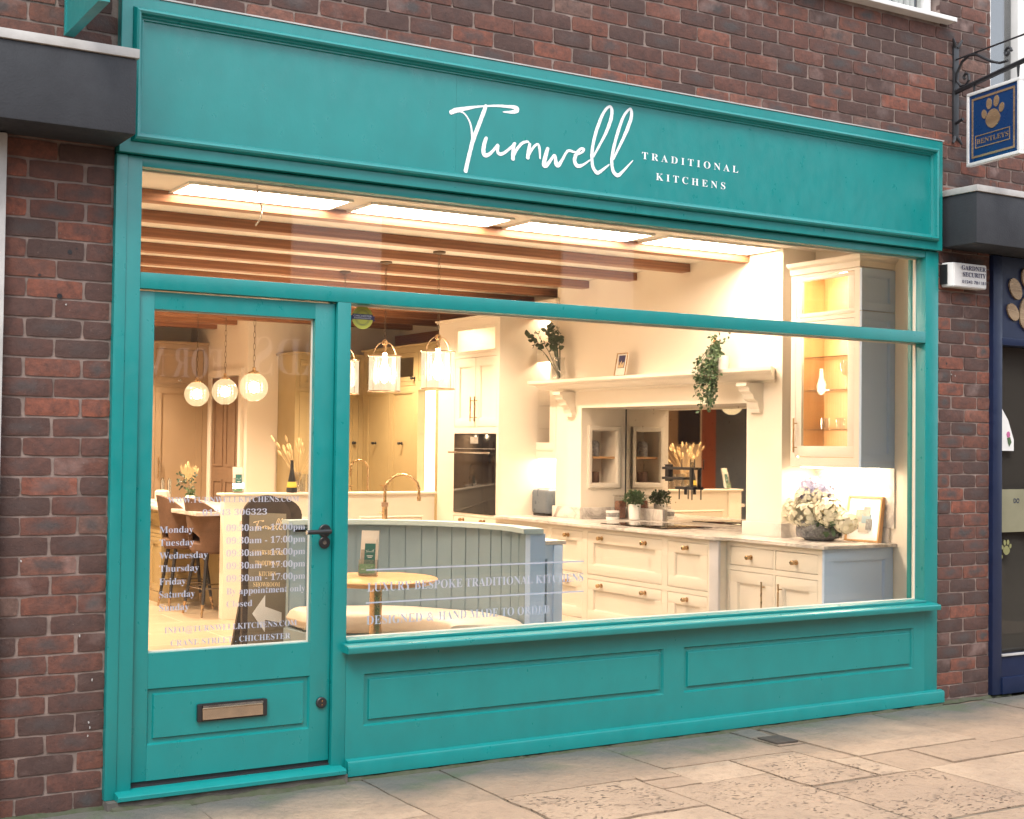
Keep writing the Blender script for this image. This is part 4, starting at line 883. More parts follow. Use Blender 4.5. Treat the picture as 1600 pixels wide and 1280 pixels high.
# near glazed wall cabinet
def wallcab(label, ax_front, y0, y1, z0, z1, glassz, topz, handle, mat=m_cream, endmat=m_daytint, shelves=(), stile=.05, led=True):
    t = thing("wall_cabinet", label, "cabinet", (XC + .15, (y0 + y1) / 2, z0))
    X0 = ax_front; mb = MB()
    mb.box(X0 + .02, XW, y0, y0 + .018, z0, z1); mb.box(X0 + .02, XW, y1 - .018, y1, z0, z1)
    mb.box(X0 + .02, XW, y0 + .018, y1 - .018, z0 + .03, z0 + .05); mb.box(X0 + .02, XW, y0 + .018, y1 - .018, z1 - .03, z1); mb.box(X0 + .02, XW - .02, y0 + .018, y1 - .018, (glassz[1] + topz[0]) / 2 - .01, (glassz[1] + topz[0]) / 2 + .01)
    faceframe(mb, 'X', X0, y0, y1, z0, z1, [(y0 + .045, y1 - .045, glassz[0] - .075, glassz[1] + .075), (y0 + .045, y1 - .045, topz[0] - .03, topz[1] + .03)])
    part(t, "carcass", mb, mat)
    mb = MB(); mb.box(XW - .018, XW - .001, y0 + .019, y1 - .019, z0 + .05, z1 - .03)
    mb.box(X0 + .025, XW - .018, y0 + .0185, y0 + .021, z0 + .05, z1 - .03); mb.box(X0 + .025, XW - .018, y1 - .021, y1 - .0185, z0 + .05, z1 - .03)
    mb.box(X0 + .025, XW - .018, y0 + .021, y1 - .021, z1 - .034, z1 - .0305); part(t, "oak_lining", mb, m_oak)
    for k, (za, zb, pad) in enumerate(((glassz[0] - .075, glassz[1] + .075, .075), (topz[0] - .03, topz[1] + .03, .03))):
        mb = MB(); u0, u1 = y0 + .0475, y1 - .0475; r_ = pad
        for q in ((u0, u1, zb - r_, zb - G), (u0, u1, za + G, za + r_), (u0, u0 + .055, za + r_, zb - r_), (u1 - .055, u1, za + r_, zb - r_)): mb.box(X0 + .001, X0 + .02, q[0], q[1], q[2], q[3], .001)
        d = part(t, "glazed_door", mb, mat)
        mb = MB(); mb.box(X0 + .009, X0 + .012, u0 + .055, u1 - .055, za + r_, zb - r_); part(d, "pane", mb, m_pane)
        if k == 0 and handle: barh(d, 'X', X0, handle, za + .03, za + .26)
    for z in shelves:
        mb = MB(); mb.box(X0 + .03, XW - .02, y0 + .022, y1 - .022, z - .004, z + .003); part(t, "glass_shelf", mb, m_gware)
    if led:
        mb = MB()
        for zc in (z1 - .0345, (glassz[1] + topz[0]) / 2 - .011): mb.lathe([(0, 0), (.035, 0), (.035, -.005), (0, -.005)], c=((X0 + XW) / 2, (y0 + y1) / 2, zc), seg=16)
        part(t, "cabinet_spotlight", mb, m_spot); mb = MB()
        mb.box(X0 + .026, X0 + .046, y1 - .027, y1 - .022, z0 + .06, z1 - .05)
        part(t, "led_strip", mb, emit("led_strip", (1, .80, .56), 70) if "led_strip" not in bpy.data.materials else bpy.data.materials["led_strip"]); mb = MB()
        mb.box(X0 + .05, XW - .06, y0 + .05, y1 - .05, z0 - .006, z0 + .001)
        part(t, "cabinet_light", mb, m_led)
    mb = MB(); pr = [(0, z1 - .05), (-.012, z1 - .045), (-.016, z1 - .01), (-.04, z1 + .005), (-.05, z1 + .028), (0, z1 + .03)]
    A = []
    for (sx_, sy_, yy) in (('e', 1, y1), ('c', -1, y0), ('b', 0, y0)):
        row = []
        for d_, z in pr:
            x = X0 + d_ if sx_ != 'b' else XW; y = yy if sx_ == 'e' else y0 + d_
            row.append(mb.bm.verts.new((x, y, z)))
        A.append(row)
    for a, b_ in zip(A, A[1:]):
        for k in range(len(pr) - 1): mb.bm.faces.new((a[k], a[k + 1], b_[k + 1], b_[k]))
    mb.box(X0, XW, y0, y1, z1 + .002, z1 + .029); part(t, "cornice", mb, mat)
    return t
wc = wallcab("near glazed wall cabinet with oak lining above the hydrangea bowl", XC, 1.018, 1.645, 1.253, 2.585, (1.392, 2.145), (2.275, 2.49), 1.585, shelves=(1.50, 1.76, 1.98))
mb = MB(); shaker(mb, 'Y', .999, XC, XW - .001, 1.29, 2.255, .05, .012, .018); shaker(mb, 'Y', .999, XC, XW - .001, 2.26, 2.53, .05, .012, .018); mb.box(XC, XW - .001, .999, 1.017, 1.253, 1.289); part(wc, "end_panel", mb, m_daytint, "end panel facing the window with cool daylight painted in")
wc2 = wallcab("far glazed wall cabinet with oak lining between mantel and oven housing", XC, 4.535, 5.03, 1.26, 2.60, (1.40, 2.10), (2.27, 2.50), None, shelves=(1.52, 1.72, 1.92))
# oven housing
oh = thing("oven_housing", "tall cream oven cabinet with double doors above a black oven", "cabinet", (4.95, 5.4, FZ))
XO = 4.62
holes = [(4.89, 5.635, .765, 1.475), (4.89, 5.635, 1.53, 2.15), (4.89, 5.635, 2.185, 2.425), (4.89, 5.635, .40, .735), (4.89, 5.635, -.0, .37)]
mb = MB(); faceframe(mb, 'X', XO, 4.85, 5.95, FZ, 2.50, holes); mb.box(XO + .05, XW, 5.65, 5.95, FZ, 2.50); mb.box(XO + .05, XW, 4.85, 5.65, FZ, 2.17); mb.box(5.25, XW, 4.85, 5.65, 2.17, 2.50); mb.box(XO + .05, XW, 4.85, 5.65, 2.46, 2.50)
mb.box(XO + .022, XW, 4.848, 4.868, FZ, 2.50)
mb.box(XO - .03, XW, 4.83, 5.98, 2.50, 2.515, .003); mb.box(XO - .015, XW, 4.84, 5.97, 2.485, 2.50)
part(oh, "carcass", mb, m_cream)
for u0, u1, u in ((4.89, 5.262, 5.225), (5.264, 5.635, 5.30)): d = front(oh, "door", 'X', XO, (u0, u1, 1.53, 2.15)); barh(d, 'X', XO, u, 1.58, 1.80)
for h in ((4.89, 5.635, .40, .735), (4.89, 5.635, 0, .37)): d = front(oh, "drawer", 'X', XO, h); knob(d, 'X', XO, 5.45, h[3] - .03); knob(d, 'X', XO, 5.08, h[3] - .03)
mb = MB()
for q in ((4.8925, 5.6325, 2.40, 2.4225), (4.8925, 5.6325, 2.1875, 2.21), (4.8925, 4.93, 2.21, 2.40), (5.595, 5.6325, 2.21, 2.40)): mb.box(XO + .001, XO + .02, *q)
d = part(oh, "glazed_door", mb, m_cream); mb = MB(); mb.box(XO + .008, XO + .011, 4.93, 5.595, 2.21, 2.40); part(d, "pane", mb, m_pane)
mb = MB(); mb.box(5.235, 5.249, 4.87, 5.65, 2.17, 2.46); mb.box(XO + .03, 5.23, 4.87, 5.65, 2.1705, 2.174); part(oh, "lining", mb, m_cream)
mb = MB()
for y in (5.05, 5.42): mb.lathe([(0, 0), (.03, 0), (.03, -.006), (0, -.006)], c=(4.85, y, 2.459), seg=14)
part(oh, "cabinet_spotlight", mb, m_spot)
ov = MB(); ov.box(XO - .006, XO + .04, 4.895, 5.63, .77, 1.47, .005); ov = part(oh, "oven", ov, m_black_glass)
mb = MB(); mb.tube([(XO - .05, 4.93, 1.305), (XO - .05, 5.65, 1.305)], .009, 8); mb.tube([(XO, 4.97, 1.305), (XO - .05, 4.97, 1.305)], .006, 6); mb.tube([(XO, 5.55, 1.305), (XO - .05, 5.55, 1.305)], .006, 6); part(ov, "handle", mb, m_chrome)
mb = MB(); mb.box(XO - .0075, XO - .0065, 5.19, 5.33, 1.385, 1.445); mb.box(XO - .0075, XO - .0065, 4.90, 5.625, 1.338, 1.342); part(ov, "display", mb, m_greyp)
# decanter and goblet in the lit top
def goblet(x, y, z, h, r, lab, cat="glass", group=None):
    mb = MB(); mb.lathe([(r * .8, 0), (r * .75, .004), (.005, .008), (.004, h * .45), (r * .7, h * .55), (r, h * .75), (r * .85, h), (r * .82, h), (r * .95, h * .75), (r * .6, h * .57), (0, h * .5)], c=(x, y, z), seg=16, caps=False)
    return solo("goblet", lab, cat, mb, m_gware, group)
goblet(4.80, 5.10, 2.175, .17, .04, "glass goblet on the lit top shelf of the oven housing")
mb = MB(); mb.lathe([(0, 0), (.05, 0), (.052, .03), (.03, .09), (.016, .12), (.018, .18), (.03, .20), (.027, .20), (.015, .18), (.013, .12), (.027, .09), (.048, .03), (0, .006)], c=(4.78, 4.97, 2.175), seg=18, caps=False)
solo("decanter", "clear decanter beside the goblet on the lit top shelf", "decanter", mb, m_gware)
def tumbler(x, y, z, lab, r=.032, h=.075, mat=m_gware, group="tumblers in the near wall cabinet"):
    mb = MB(); mb.lathe([(0, 0), (r * .9, 0), (r, h), (r * .93, h), (r * .82, .012), (0, .012)], c=(x, y, z), seg=18, caps=False); return solo("tumbler", lab, "glass", mb, mat, group)
tumbler(5.10, 1.42, 1.504, "left tumbler of three on the lowest glass shelf of the near wall cabinet"); tumbler(5.12, 1.30, 1.504, "middle tumbler of three on the lowest glass shelf of the near wall cabinet"); tumbler(5.10, 1.17, 1.504, "right tumbler of three on the lowest glass shelf of the near wall cabinet")
goblet(5.14, 1.27, 1.764, .19, .045, "tall stemmed glass on the middle shelf of the near wall cabinet")
goblet(5.12, 4.75, 1.924, .15, .04, "stemmed glass on the top shelf of the far wall cabinet"); goblet(5.10, 4.66, 1.524, .12, .04, "small stemmed glass on the bottom shelf of the far wall cabinet")
tumbler(5.12, 4.62, 1.724, "tumbler on the middle shelf of the far wall cabinet", .035, .10, group=None)

# knee wall
kw = thing("low_partition", "low cream panelled partition behind the island with a ledge on top", "partition", (3.6, 6.06, FZ))
mb = MB(); mb.box(2.60, 4.62, 6.0, 6.12, FZ, .915); mb.box(2.585, 2.76, 5.985, 6.0, FZ, .915, .003); part(kw, "panel", mb, m_cream)
mb = MB(); mb.box(2.57, 4.64, 5.97, 6.15, .915, .935, .005); part(kw, "ledge", mb, m_cream)
mb = MB()
for a, c_ in ((2.82, 3.75), (3.85, 4.5)): frame_ring(mb, a, c_, .02, .72, [(0, 6.0), (.0, 5.992), (.012, 5.986), (.020, 5.992), (.022, 6.0)])
part(kw, "moulding", mb, m_cream)

# tall olive cabinets at the rear
tc = thing("tall_cabinet", "olive cream run of tall cabinets with a bright glass section behind the partition", "cabinet", (5.3, 7.5, FZ))
XT = 5.05
hs_ = [(7.88, 8.45, FZ + .1, 1.98), (7.24, 7.84, FZ + .1, 1.98), (7.88, 8.45, 2.02, 2.32), (7.24, 7.84, 2.02, 2.32), (6.81, 7.19, .0, 1.93), (6.45, 6.77, FZ + .1, 1.98), (6.45, 7.19, 2.02, 2.32)]
mb = MB(); faceframe(mb, 'X', XT, 6.4, 8.5, FZ, 2.38, hs_); mb.box(XT + .30, 5.75, 6.4, 8.5, FZ, 2.38); mb.box(XT + .022, XT + .3, 7.21, 8.5, FZ, 1.99); mb.box(XT + .022, XT + .3, 6.4, 6.79, FZ, 1.99); mb.box(XT + .022, XT + .3, 6.4, 6.42, FZ, 2.38); mb.box(XT - .03, 5.75, 6.38, 8.5, 2.38, 2.40, .003)
part(tc, "carcass", mb, m_greenc)
for h in (hs_[0], hs_[1], hs_[5]): d = front(tc, "door", 'X', XT, h, mat=m_greenc); knob(d, 'X', XT, (h[0] + h[1]) / 2 + .0, 1.38, m_blackmetal)
for h in (hs_[2], hs_[3], hs_[6]):
    mb = MB(); u0, u1, z0_, z1_ = h
    for q in ((u0 + G, u1 - G, z1_ - .05, z1_ - G), (u0 + G, u1 - G, z0_ + G, z0_ + .05), (u0 + G, u0 + .06, z0_ + .05, z1_ - .05), (u1 - .06, u1 - G, z0_ + .05, z1_ - .05)): mb.box(XT + .001, XT + .02, *q)
    d = part(tc, "glazed_door", mb, m_greenc); mb = MB(); mb.box(XT + .009, XT + .012, u0 + .06, u1 - .06, z0_ + .05, z1_ - .05); part(d, "pane", mb, m_pane); knob(d, 'X', XT, u0 + .03, z0_ + .03, m_blackmetal)
mb = MB()
for z in (.35, .72, 1.10, 1.48): mb.box(XT + .02, XT + .085, 6.82, 7.18, z, z + .006)
part(tc, "glass_shelf", mb, m_gware)
mb = MB(); mb.box(XT + .09, XT + .10, 6.805, 7.195, .02, 1.92); part(tc, "cabinet_light", mb, emit("lit_cabinet_back", (1, .82, .58), 3.2))
tb = thing("larder_cabinet", "olive cream larder facing the window at the end of the tall run", "cabinet", (4.65, 8.7, FZ))
mb = MB(); hz_ = [(4.30, 4.62, FZ + .1, 1.93), (4.66, 5.0, FZ + .1, 1.93), (4.30, 4.62, 1.97, 2.27), (4.66, 5.0, 1.97, 2.27)]
faceframe(mb, 'Y', 8.5, 4.25, 5.05, FZ, 2.33, hz_); mb.box(4.25, 5.05, 8.522, 8.99, FZ, 2.33); mb.box(4.22, 5.05, 8.47, 8.99, 2.33, 2.35); part(tb, "carcass", mb, m_greenc)
for h in hz_: d = front(tb, "door", 'Y', 8.5, h, .06, m_greenc); knob(d, 'Y', 8.5, h[0] + .28, 1.38 if h[2] < 1 else 2.0, m_blackmetal)
# far wardrobes and door
fw = thing("tall_cupboards", "taupe panelled floor to ceiling cupboards on the far back wall", "cupboard", (2.6, 10.6, FZ))
hz_ = [(a, a + .56, -.05, 2.0) for a in (.8, 1.42, 2.04, 2.66, 3.28)] + [(a, a + .56, 2.04, 2.44) for a in (.8, 1.42, 2.04, 2.66, 3.28)]
mb = MB(); faceframe(mb, 'Y', 10.3, .0, 3.9, FZ, 2.50, hz_); mb.box(0, 3.9, 10.322, 10.94, FZ, 2.50); mb.box(0, 3.9, 10.27, 10.94, 2.50, 2.53, .004); part(fw, "carcass", mb, m_taupe)
for i, h in enumerate(hz_):
    d = front(fw, "door", 'Y', 10.3, h, .07, m_taupe)
    if h[2] < 1: barh(d, 'Y', 10.3, h[0] + (.52 if i % 2 else .04), .95, 1.20)
    else: knob(d, 'Y', 10.3, (h[0] + h[1]) / 2, 2.08, m_chrome, "cup_handle")
dd_ = thing("panelled_door", "brown four-panel interior door in the far corner", "door", (3.89, 9.65, FZ))
mb = MB(); bx(mb, 'X', 3.872, 3.898, 9.18, 10.06, FZ, 2.10)
for u in ((9.27, 9.57), (9.67, 9.97)):
    for z in ((.0, .95), (1.10, 1.98)):
        for q in ((u[0], u[1], z[0], z[0] + .025), (u[0], u[1], z[1] - .025, z[1]), (u[0], u[0] + .025, z[0] + .025, z[1] - .025), (u[1] - .025, u[1], z[0] + .025, z[1] - .025)): mb.box(3.862, 3.872, *q)
part(dd_, "leaf", mb, m_brownd)
mb = MB(); mb.box(3.86, 3.899, 9.10, 9.175, FZ, 2.19); mb.box(3.86, 3.899, 10.065, 10.14, FZ, 2.19); mb.box(3.86, 3.899, 9.175, 10.065, 2.11, 2.19); part(dd_, "frame", mb, m_wall)
# left side of the room, seen in the mirror
mb = MB(); mb.box(.003, .05, 9.85, 10.30, 1.42, 1.98, .005); solo("television", "black wall television reflected in the mirror above the hob", "television", mb, m_black_glass)
mb = MB(); mb.box(.002, .04, 9.20, 9.78, FZ, 2.3, .003); solo("wooden_door", "red-brown wooden door reflected in the mirror above the hob", "door", mb, m_redw)
mb = MB(); mb.box(.002, .3, 8.3, 9.16, FZ, 2.35, .003); solo("dark_cupboard", "near black tall cupboard reflected in the mirror above the hob", "cupboard", mb, m_dblue)

# rear counter
rc = thing("breakfast_counter", "long pale-topped counter with olive cream cabinets behind the bar stools", "counter", (2.85, 7.5, FZ))
mb = MB(); mb.box(2.40, 3.25, 6.14, 8.95, .735, .77, .004); part(rc, "worktop", mb, m_marble)
hz_ = [(7.42, 8.05, .50, .70), (8.10, 8.80, .50, .70), (7.42, 7.72, FZ + .1, .47), (7.75, 8.05, FZ + .1, .47), (8.10, 8.43, FZ + .1, .47), (8.46, 8.80, FZ + .1, .47)]
mb = MB(); faceframe(mb, 'X', 2.48, 7.38, 8.90, FZ, .735, hz_); mb.box(2.50, 3.2, 7.381, 8.90, FZ, .735); mb.box(2.85, 3.2, 6.2, 7.38, FZ, .735); part(rc, "carcass", mb, m_greenc)
for h in hz_: d = front(rc, "door" if h[2] < .4 else "drawer", 'X', 2.48, h, .06, m_greenc); (knob(d, 'X', 2.48, (h[0] + h[1]) / 2, .60, m_blackmetal) if h[2] > .4 else None)

# ---------------- bar stools
def stool(x, y, rz, lab):
    t = thing("bar_stool", lab, "bar stool", (x, y, FZ), "bar stools at the rear counter"); Mz = Matrix.Translation((x, y, 0)) @ Matrix.Rotation(rz, 4, 'Z')
    sh = .40
    mb = MB(); mb.lathe([(0, sh), (.19, sh), (.215, sh + .03), (.215, sh + .08), (.19, sh + .11), (0, sh + .12)], seg=28, mat=Mz); part(t, "seat", mb, m_velvet)
    mb = MB(); n_ = 26; O = []; I = []
    for k in range(n_ + 1):   # shell wraps the back (-x local)
        a = R(180 - 100 + 200 * k / n_); c_ = abs(k / n_ - .5) * 2
        top = .885 - .26 * c_ ** 2.2; bot = sh + .02
        if c_ < .32: bot = sh + .14 + .06 * math.cos(c_ / .32 * math.pi / 2)
        co = []
        for j in range(7):
            v = j / 6; z = bot + (top - bot) * v; r_ = .235 + .045 * v - .02 * c_
            co.append((r_, z))
        O.append([mb.bm.verts.new(Mz @ Vector((r_ * math.cos(a), r_ * math.sin(a), z))) for r_, z in co]); I.append([mb.bm.verts.new(Mz @ Vector(((r_ - .035) * math.cos(a), (r_ - .035) * math.sin(a), z))) for r_, z in co])
    for k in range(n_):
        for j in range(6):
            mb.bm.faces.new((O[k][j], O[k + 1][j], O[k + 1][j + 1], O[k][j + 1])); mb.bm.faces.new((I[k][j], I[k][j + 1], I[k + 1][j + 1], I[k + 1][j]))
        mb.bm.faces.new((O[k][6], O[k + 1][6], I[k + 1][6], I[k][6])); mb.bm.faces.new((O[k][0], I[k][0], I[k + 1][0], O[k + 1][0]))
    for k in (0, n_):
        for j in range(6): mb.bm.faces.new((O[k][j], O[k][j + 1], I[k][j + 1], I[k][j]))
    part(t, "backrest", mb, m_velvet)
    for sx_ in (-1, 1):
        for sy_ in (-1, 1):
            a, b_ = Vector((.13 * sx_, .13 * sy_, sh)), Vector((.20 * sx_, .20 * sy_, FZ))
            q = a.lerp(b_, .80); mb = MB(); mb.tube([Mz @ a, Mz @ q], [.019, .014], 8); lg = part(t, "leg", mb, m_leg)
            mb = MB(); mb.tube([Mz @ q, Mz @ b_], [.0145, .009], 8); part(lg, "brass_tip", mb, m_brass)
    mb = MB(); mb.tube([Mz @ Vector((.168 * p, .168 * q, .10)) for p, q in ((-1, -1), (1, -1), (1, 1), (-1, 1))], .007, 6, closed=True); part(t, "footrest", mb, m_chrome)
stool(2.66, 6.42, R(5), "brown velvet bar stool nearest the low partition, front one of two")
stool(2.60, 7.02, R(-4), "brown velvet bar stool further back, beside the cabinet drawers")

# ---------------- island
isl = thing("kitchen_island", "sage blue kitchen island with marble top behind the curved banquette", "island", (2.85, 3.4, FZ))
CX, CY = 1.95, 1.92
def arcpts(r_, a0, a1, n_=24): return [(CX + r_ * math.cos(R(a0 + (a1 - a0) * i / n_)), CY + r_ * math.sin(R(a0 + (a1 - a0) * i / n_))) for i in range(n_ + 1)]
arc = [p for p in arcpts(1.09, 88, -2, 40) if p[0] > 2.27 and p[1] > 2.02]
body = [(3.40, 2.02), (3.40, 4.68), (2.29, 4.68), (2.29, arc[0][1])] + arc
mb = MB(); mb.prism(body[::-1], 'Z', FZ + .0, .748); part(isl, "body", mb, m_sage)
arc2 = [p for p in arcpts(1.085, 88, -2, 40) if p[0] > 2.25 and p[1] > 2.0]
mb = MB(); mb.prism([(3.425, 1.995), (3.425, 4.71), (2.255, 4.71), (2.255, arc2[0][1])][::1] + arc2 + [(arc2[-1][0], 1.995)], 'Z', .749, .772); part(isl, "worktop", mb, m_marble)
mb = MB(); mb.box(3.335, 3.402, 1.996, 2.019, FZ, .747, .003); mb.box(3.06, 3.335, 2.004, 2.019, .66, .747); mb.box(3.06, 3.335, 2.004, 2.019, FZ, -.02); mb.box(3.06, 3.11, 2.004, 2.019, -.02, .66); mb.box(3.29, 3.335, 2.004, 2.019, -.02, .66); part(isl, "end_panel", mb, m_daytint)
mb = MB(); faceframe(mb, 'X', 2.265, 3.02, 4.68, FZ, .748, [(4.10, 4.62, .53, .70), (4.10, 4.62, -.02, .49), (3.10, 4.0, .53, .70), (3.10, 4.0, -.02, .49)], .024); part(isl, "face_frame", mb, m_sage)
mb = MB(); mb.box(2.283, 2.288, 4.10, 4.62, -.02, .49); mb.box(2.268, 2.288, 4.10, 4.62, .22, .235); part(isl, "oak_shelf", mb, m_oak)
for h in ((4.10, 4.62, .53, .70), (3.10, 4.0, .53, .70), (3.10, 4.0, -.02, .49)): d = front(isl, "drawer", 'X', 2.262, h, mat=m_sage, flat=True); knob(d, 'X', 2.262, (h[0] + h[1]) / 2, .63 if h[2] > .4 else .40)
# tap
def arch(x, y, z0, h, w_, dx, dy, r_=.013):
    P = [(x, y, z0)]; rr = w_ / 2
    for i in range(17):
        a = math.pi - math.pi * i / 16; P.append((x + dx * (rr + rr * math.cos(a)), y + dy * (rr + rr * math.cos(a)), z0 + h - rr + rr * math.sin(a)))
    P.append((x + dx * w_, y + dy * w_, z0 + h - rr - .07)); return P
t = thing("kitchen_tap", "brass swan-neck tap standing on the island", "tap", (3.30, 4.35, .77))
mb = MB(); P = arch(3.30, 4.35, .77, .365, .27, .97, -.25); mb.tube([Vector(p) for p in P], .0125, 12); part(t, "spout", mb, m_brass)
mb = MB(); mb.tube([(3.30, 4.35, .77), (3.30, 4.35, .885)], .021, 14); mb.tube([P[-1], (P[-1][0], P[-1][1], P[-1][2] + .03)], .016, 12); mb.tube([(3.30, 4.35, .835), (3.255, 4.36, .84)], .005, 8); part(t, "body", mb, m_brass)
mb = MB(); mb.tube([(3.30, 4.35, .886), (3.30, 4.35, .918)], .027, 14); part(t, "collar", mb, m_brownd)
t = thing("bridge_tap", "slim pale brass tap with two cross handles behind the low partition", "tap", (4.0, 6.35, .77))
mb = MB(); mb.tube(arch(4.10, 6.35, .77, .45, .16, -.95, .3), .008, 10); part(t, "spout", mb, m_brass)
for x in (3.90, 4.24):
    mb = MB(); mb.tube([(x, 6.3, .77), (x, 6.3, .985)], .008, 8); mb.tube([(x - .035, 6.3, .985), (x + .035, 6.3, .985)], .005, 6); mb.tube([(x, 6.265, .985), (x, 6.335, .985)], .005, 6); part(t, "cross_handle", mb, m_brass)
mb = MB(); mb.box(3.3, 4.61, 6.15, 6.6, FZ, .77); solo("sink_cabinet", "olive cream sink cabinet hidden behind the low partition", "cabinet", mb, m_greenc)

# ---------------- banquette
bq = thing("curved_banquette", "curved sage panelled banquette bench facing the window table", "banquette", (2.3, 2.2, FZ))
A0, A1 = -17.5, 91
mb = MB(); nb = 17
def wedge(mb, r0, r1, a0, a1, z0, z1, n_=4):
    o_ = arcpts(r1, a0, a1, n_); i_ = arcpts(r0, a0, a1, n_)
    mb.prism(o_ + i_[::-1], 'Z', z0, z1)
for k in range(nb):
    a = A0 + 3.2 + (A1 - A0 - 3.2) * k / nb; b_ = A0 + 3.2 + (A1 - A0 - 3.2) * (k + 1) / nb
    wedge(mb, 1.0, 1.03, a + .22, b_ - .22, FZ, .85); wedge(mb, 1.006, 1.03, b_ - .22, b_ + .22, FZ, .85, 1)
wedge(mb, 1.03, 1.055, A0, A1, FZ, .85, 60)
part(bq, "back_panel", mb, m_sage)
mb = MB(); c0, s0 = math.cos(R(A0)), math.sin(R(A0)); e0 = (CX + .985 * c0, CY + .985 * s0); e1 = (CX + 1.065 * c0, CY + 1.065 * s0)
mb.prism([e0, (e0[0] - s0 * .0 + .015, e0[1] - .03), (e1[0] + .035, e1[1] - .02), (e1[0] + .03, e1[1] + .04), e1], 'Z', FZ, .85); part(bq, "end_post", mb, m_daytint, "end post of the banquette back with cool daylight painted in")
mb = MB(); wedge(mb, .965, 1.085, A0 - 2.2, A1, .851, .880, 60); mb.box(CX - .04, CX - .018, CY + .965, CY + 1.085, .851, .880)
part(bq, "cap_rail", mb, paint("pale_sage_cap_paint", (.40, .50, .52), (.38, .48, .50), rough=.4, bs=0))
mb = MB(); wedge(mb, .56, 1.0, A0 + 1.5, A1 + 2, FZ, .20, 50); part(bq, "seat_base", mb, m_sage)
def cushion(a0, a1, r0, r1, z0, z1, n_=46, endr=6):
    mb = MB(); prof = []; m_ = 7; hw, hh, rc_, zc = (r1 - r0) / 2, (z1 - z0) / 2, (r0 + r1) / 2, (z0 + z1) / 2
    for i in range(28):
        a = 2 * math.pi * i / 28; cu_, su_ = math.cos(a), math.sin(a)
        prof.append((hw * math.copysign(abs(cu_) ** .22, cu_), hh * math.copysign(abs(su_) ** .38, su_)))
    rings = []
    for k in range(n_ + 1):
        t_ = k / n_; a = R(a0 + (a1 - a0) * t_); e_ = min(t_, 1 - t_) * n_ / endr; s_ = 1 if e_ >= 1 else (1 - (1 - e_) ** 2.6) ** .5; s_ = max(s_, .05)
        rings.append([mb.bm.verts.new((CX + (rc_ + u * (1 if s_ > .6 else .6 + s_ * .4 / .6 * 1)) * math.cos(a), CY + (rc_ + u) * math.sin(a), zc + v * s_ * (1 + .03 * math.sin(a * 9)))) for u, v in prof])
    for A, B in zip(rings, rings[1:]):
        for k in range(28): mb.bm.faces.new((A[k], A[(k + 1) % 28], B[(k + 1) % 28], B[k]))
    mb.bm.faces.new(rings[0]); mb.bm.faces.new(rings[-1][::-1]); return mb
part(bq, "seat_cushion", cushion(A0 + .5, A1 + 1.5, .54, .995, .20, .335, 70, 4), m_fab)
# round table
rt = thing("round_table", "round oak table on a brass pedestal in the banquette", "table", (2.0, 1.80, FZ))
mb = MB(); mb.lathe([(0, .576), (.29, .576), (.325, .580), (.335, .590), (.340, .596), (.352, .600), (.352, .607), (.345, .611), (0, .611)], c=(2.0, 1.80, 0), seg=64); part(rt, "tabletop", mb, m_oakx)
mb = MB(); mb.tube([(2.0, 1.80, FZ + .02), (2.0, 1.80, .578)], .036, 24); mb.lathe([(0, FZ), (.22, FZ), (.22, FZ + .015), (.04, FZ + .03), (0, FZ + .03)], c=(2.0, 1.80, 0), seg=40); part(rt, "pedestal", mb, m_brass)
# brochure holders
def brochure(x, y, z, rz, lab, s=1.0):
    t = thing("brochure_holder", lab, "brochure holder", (x, y, z)); Mx = Matrix.Translation((x, y, z)) @ Matrix.Rotation(rz, 4, 'Z') @ Matrix.Scale(s, 4) @ Matrix.Rotation(R(-12), 4, 'X')
    mb = MB(); mb.box(-.055, .055, .0, .004, 0, .265, 0, Mx); mb.box(-.055, .055, -.035, -.033, .0, .09, 0, Mx); mb.box(-.055, -.053, -.033, 0, 0, .09, 0, Mx); mb.box(.053, .055, -.033, 0, 0, .09, 0, Mx); mb.box(-.055, .055, -.035, .03, 0, .003, 0, Mx); part(t, "holder", mb, m_gware)
    mb = MB(); mb.box(-.052, .048, -.012, -.002, .01, .262, 0, Mx); mb.box(-.050, .040, -.020, -.0125, .006, .215, 0, Mx); lf = part(t, "leaflet", mb, m_paper)
    mb = MB(); mb.box(-.048, .038, -.0212, -.0202, .02, .15, 0, Mx); part(t, "photo_print", mb, m_greyp)
    mb = MB(); mb.box(-.026, .036, -.0226, -.0214, .065, .185, 0, Mx); cd = part(t, "card", mb, m_tealp)
    mb = MB(); script_word(mb, Mx @ FX(-.020, -.0232, .135), .050, 1.1); mb.box(-.012, .024, -.0236, -.0230, .112, .115, 0, Mx); mb.box(-.006, .018, -.0236, -.0230, .104, .107, 0, Mx); part(cd, "lettering", mb, m_letter, smooth=False)
    mb = MB(); mb.box(-.052, .040, -.026, -.0234, .012, .066, 0, Mx); gc = part(t, "green_leaflet", mb, m_green_p)
    mb = MB(); script_word(mb, Mx @ FX(-.012, -.0266, .044), .040, 1.1); mb.box(-.04, -.02, -.0270, -.0262, .034, .037, 0, Mx); part(gc, "lettering", mb, m_letter, smooth=False)
brochure(2.0, 1.90, .6112, R(-38), "clear holder of Turnwell leaflets on the round oak table")
brochure(2.73, 6.05, .935, R(-15), "clear leaflet holder on the left end of the low partition", .86)

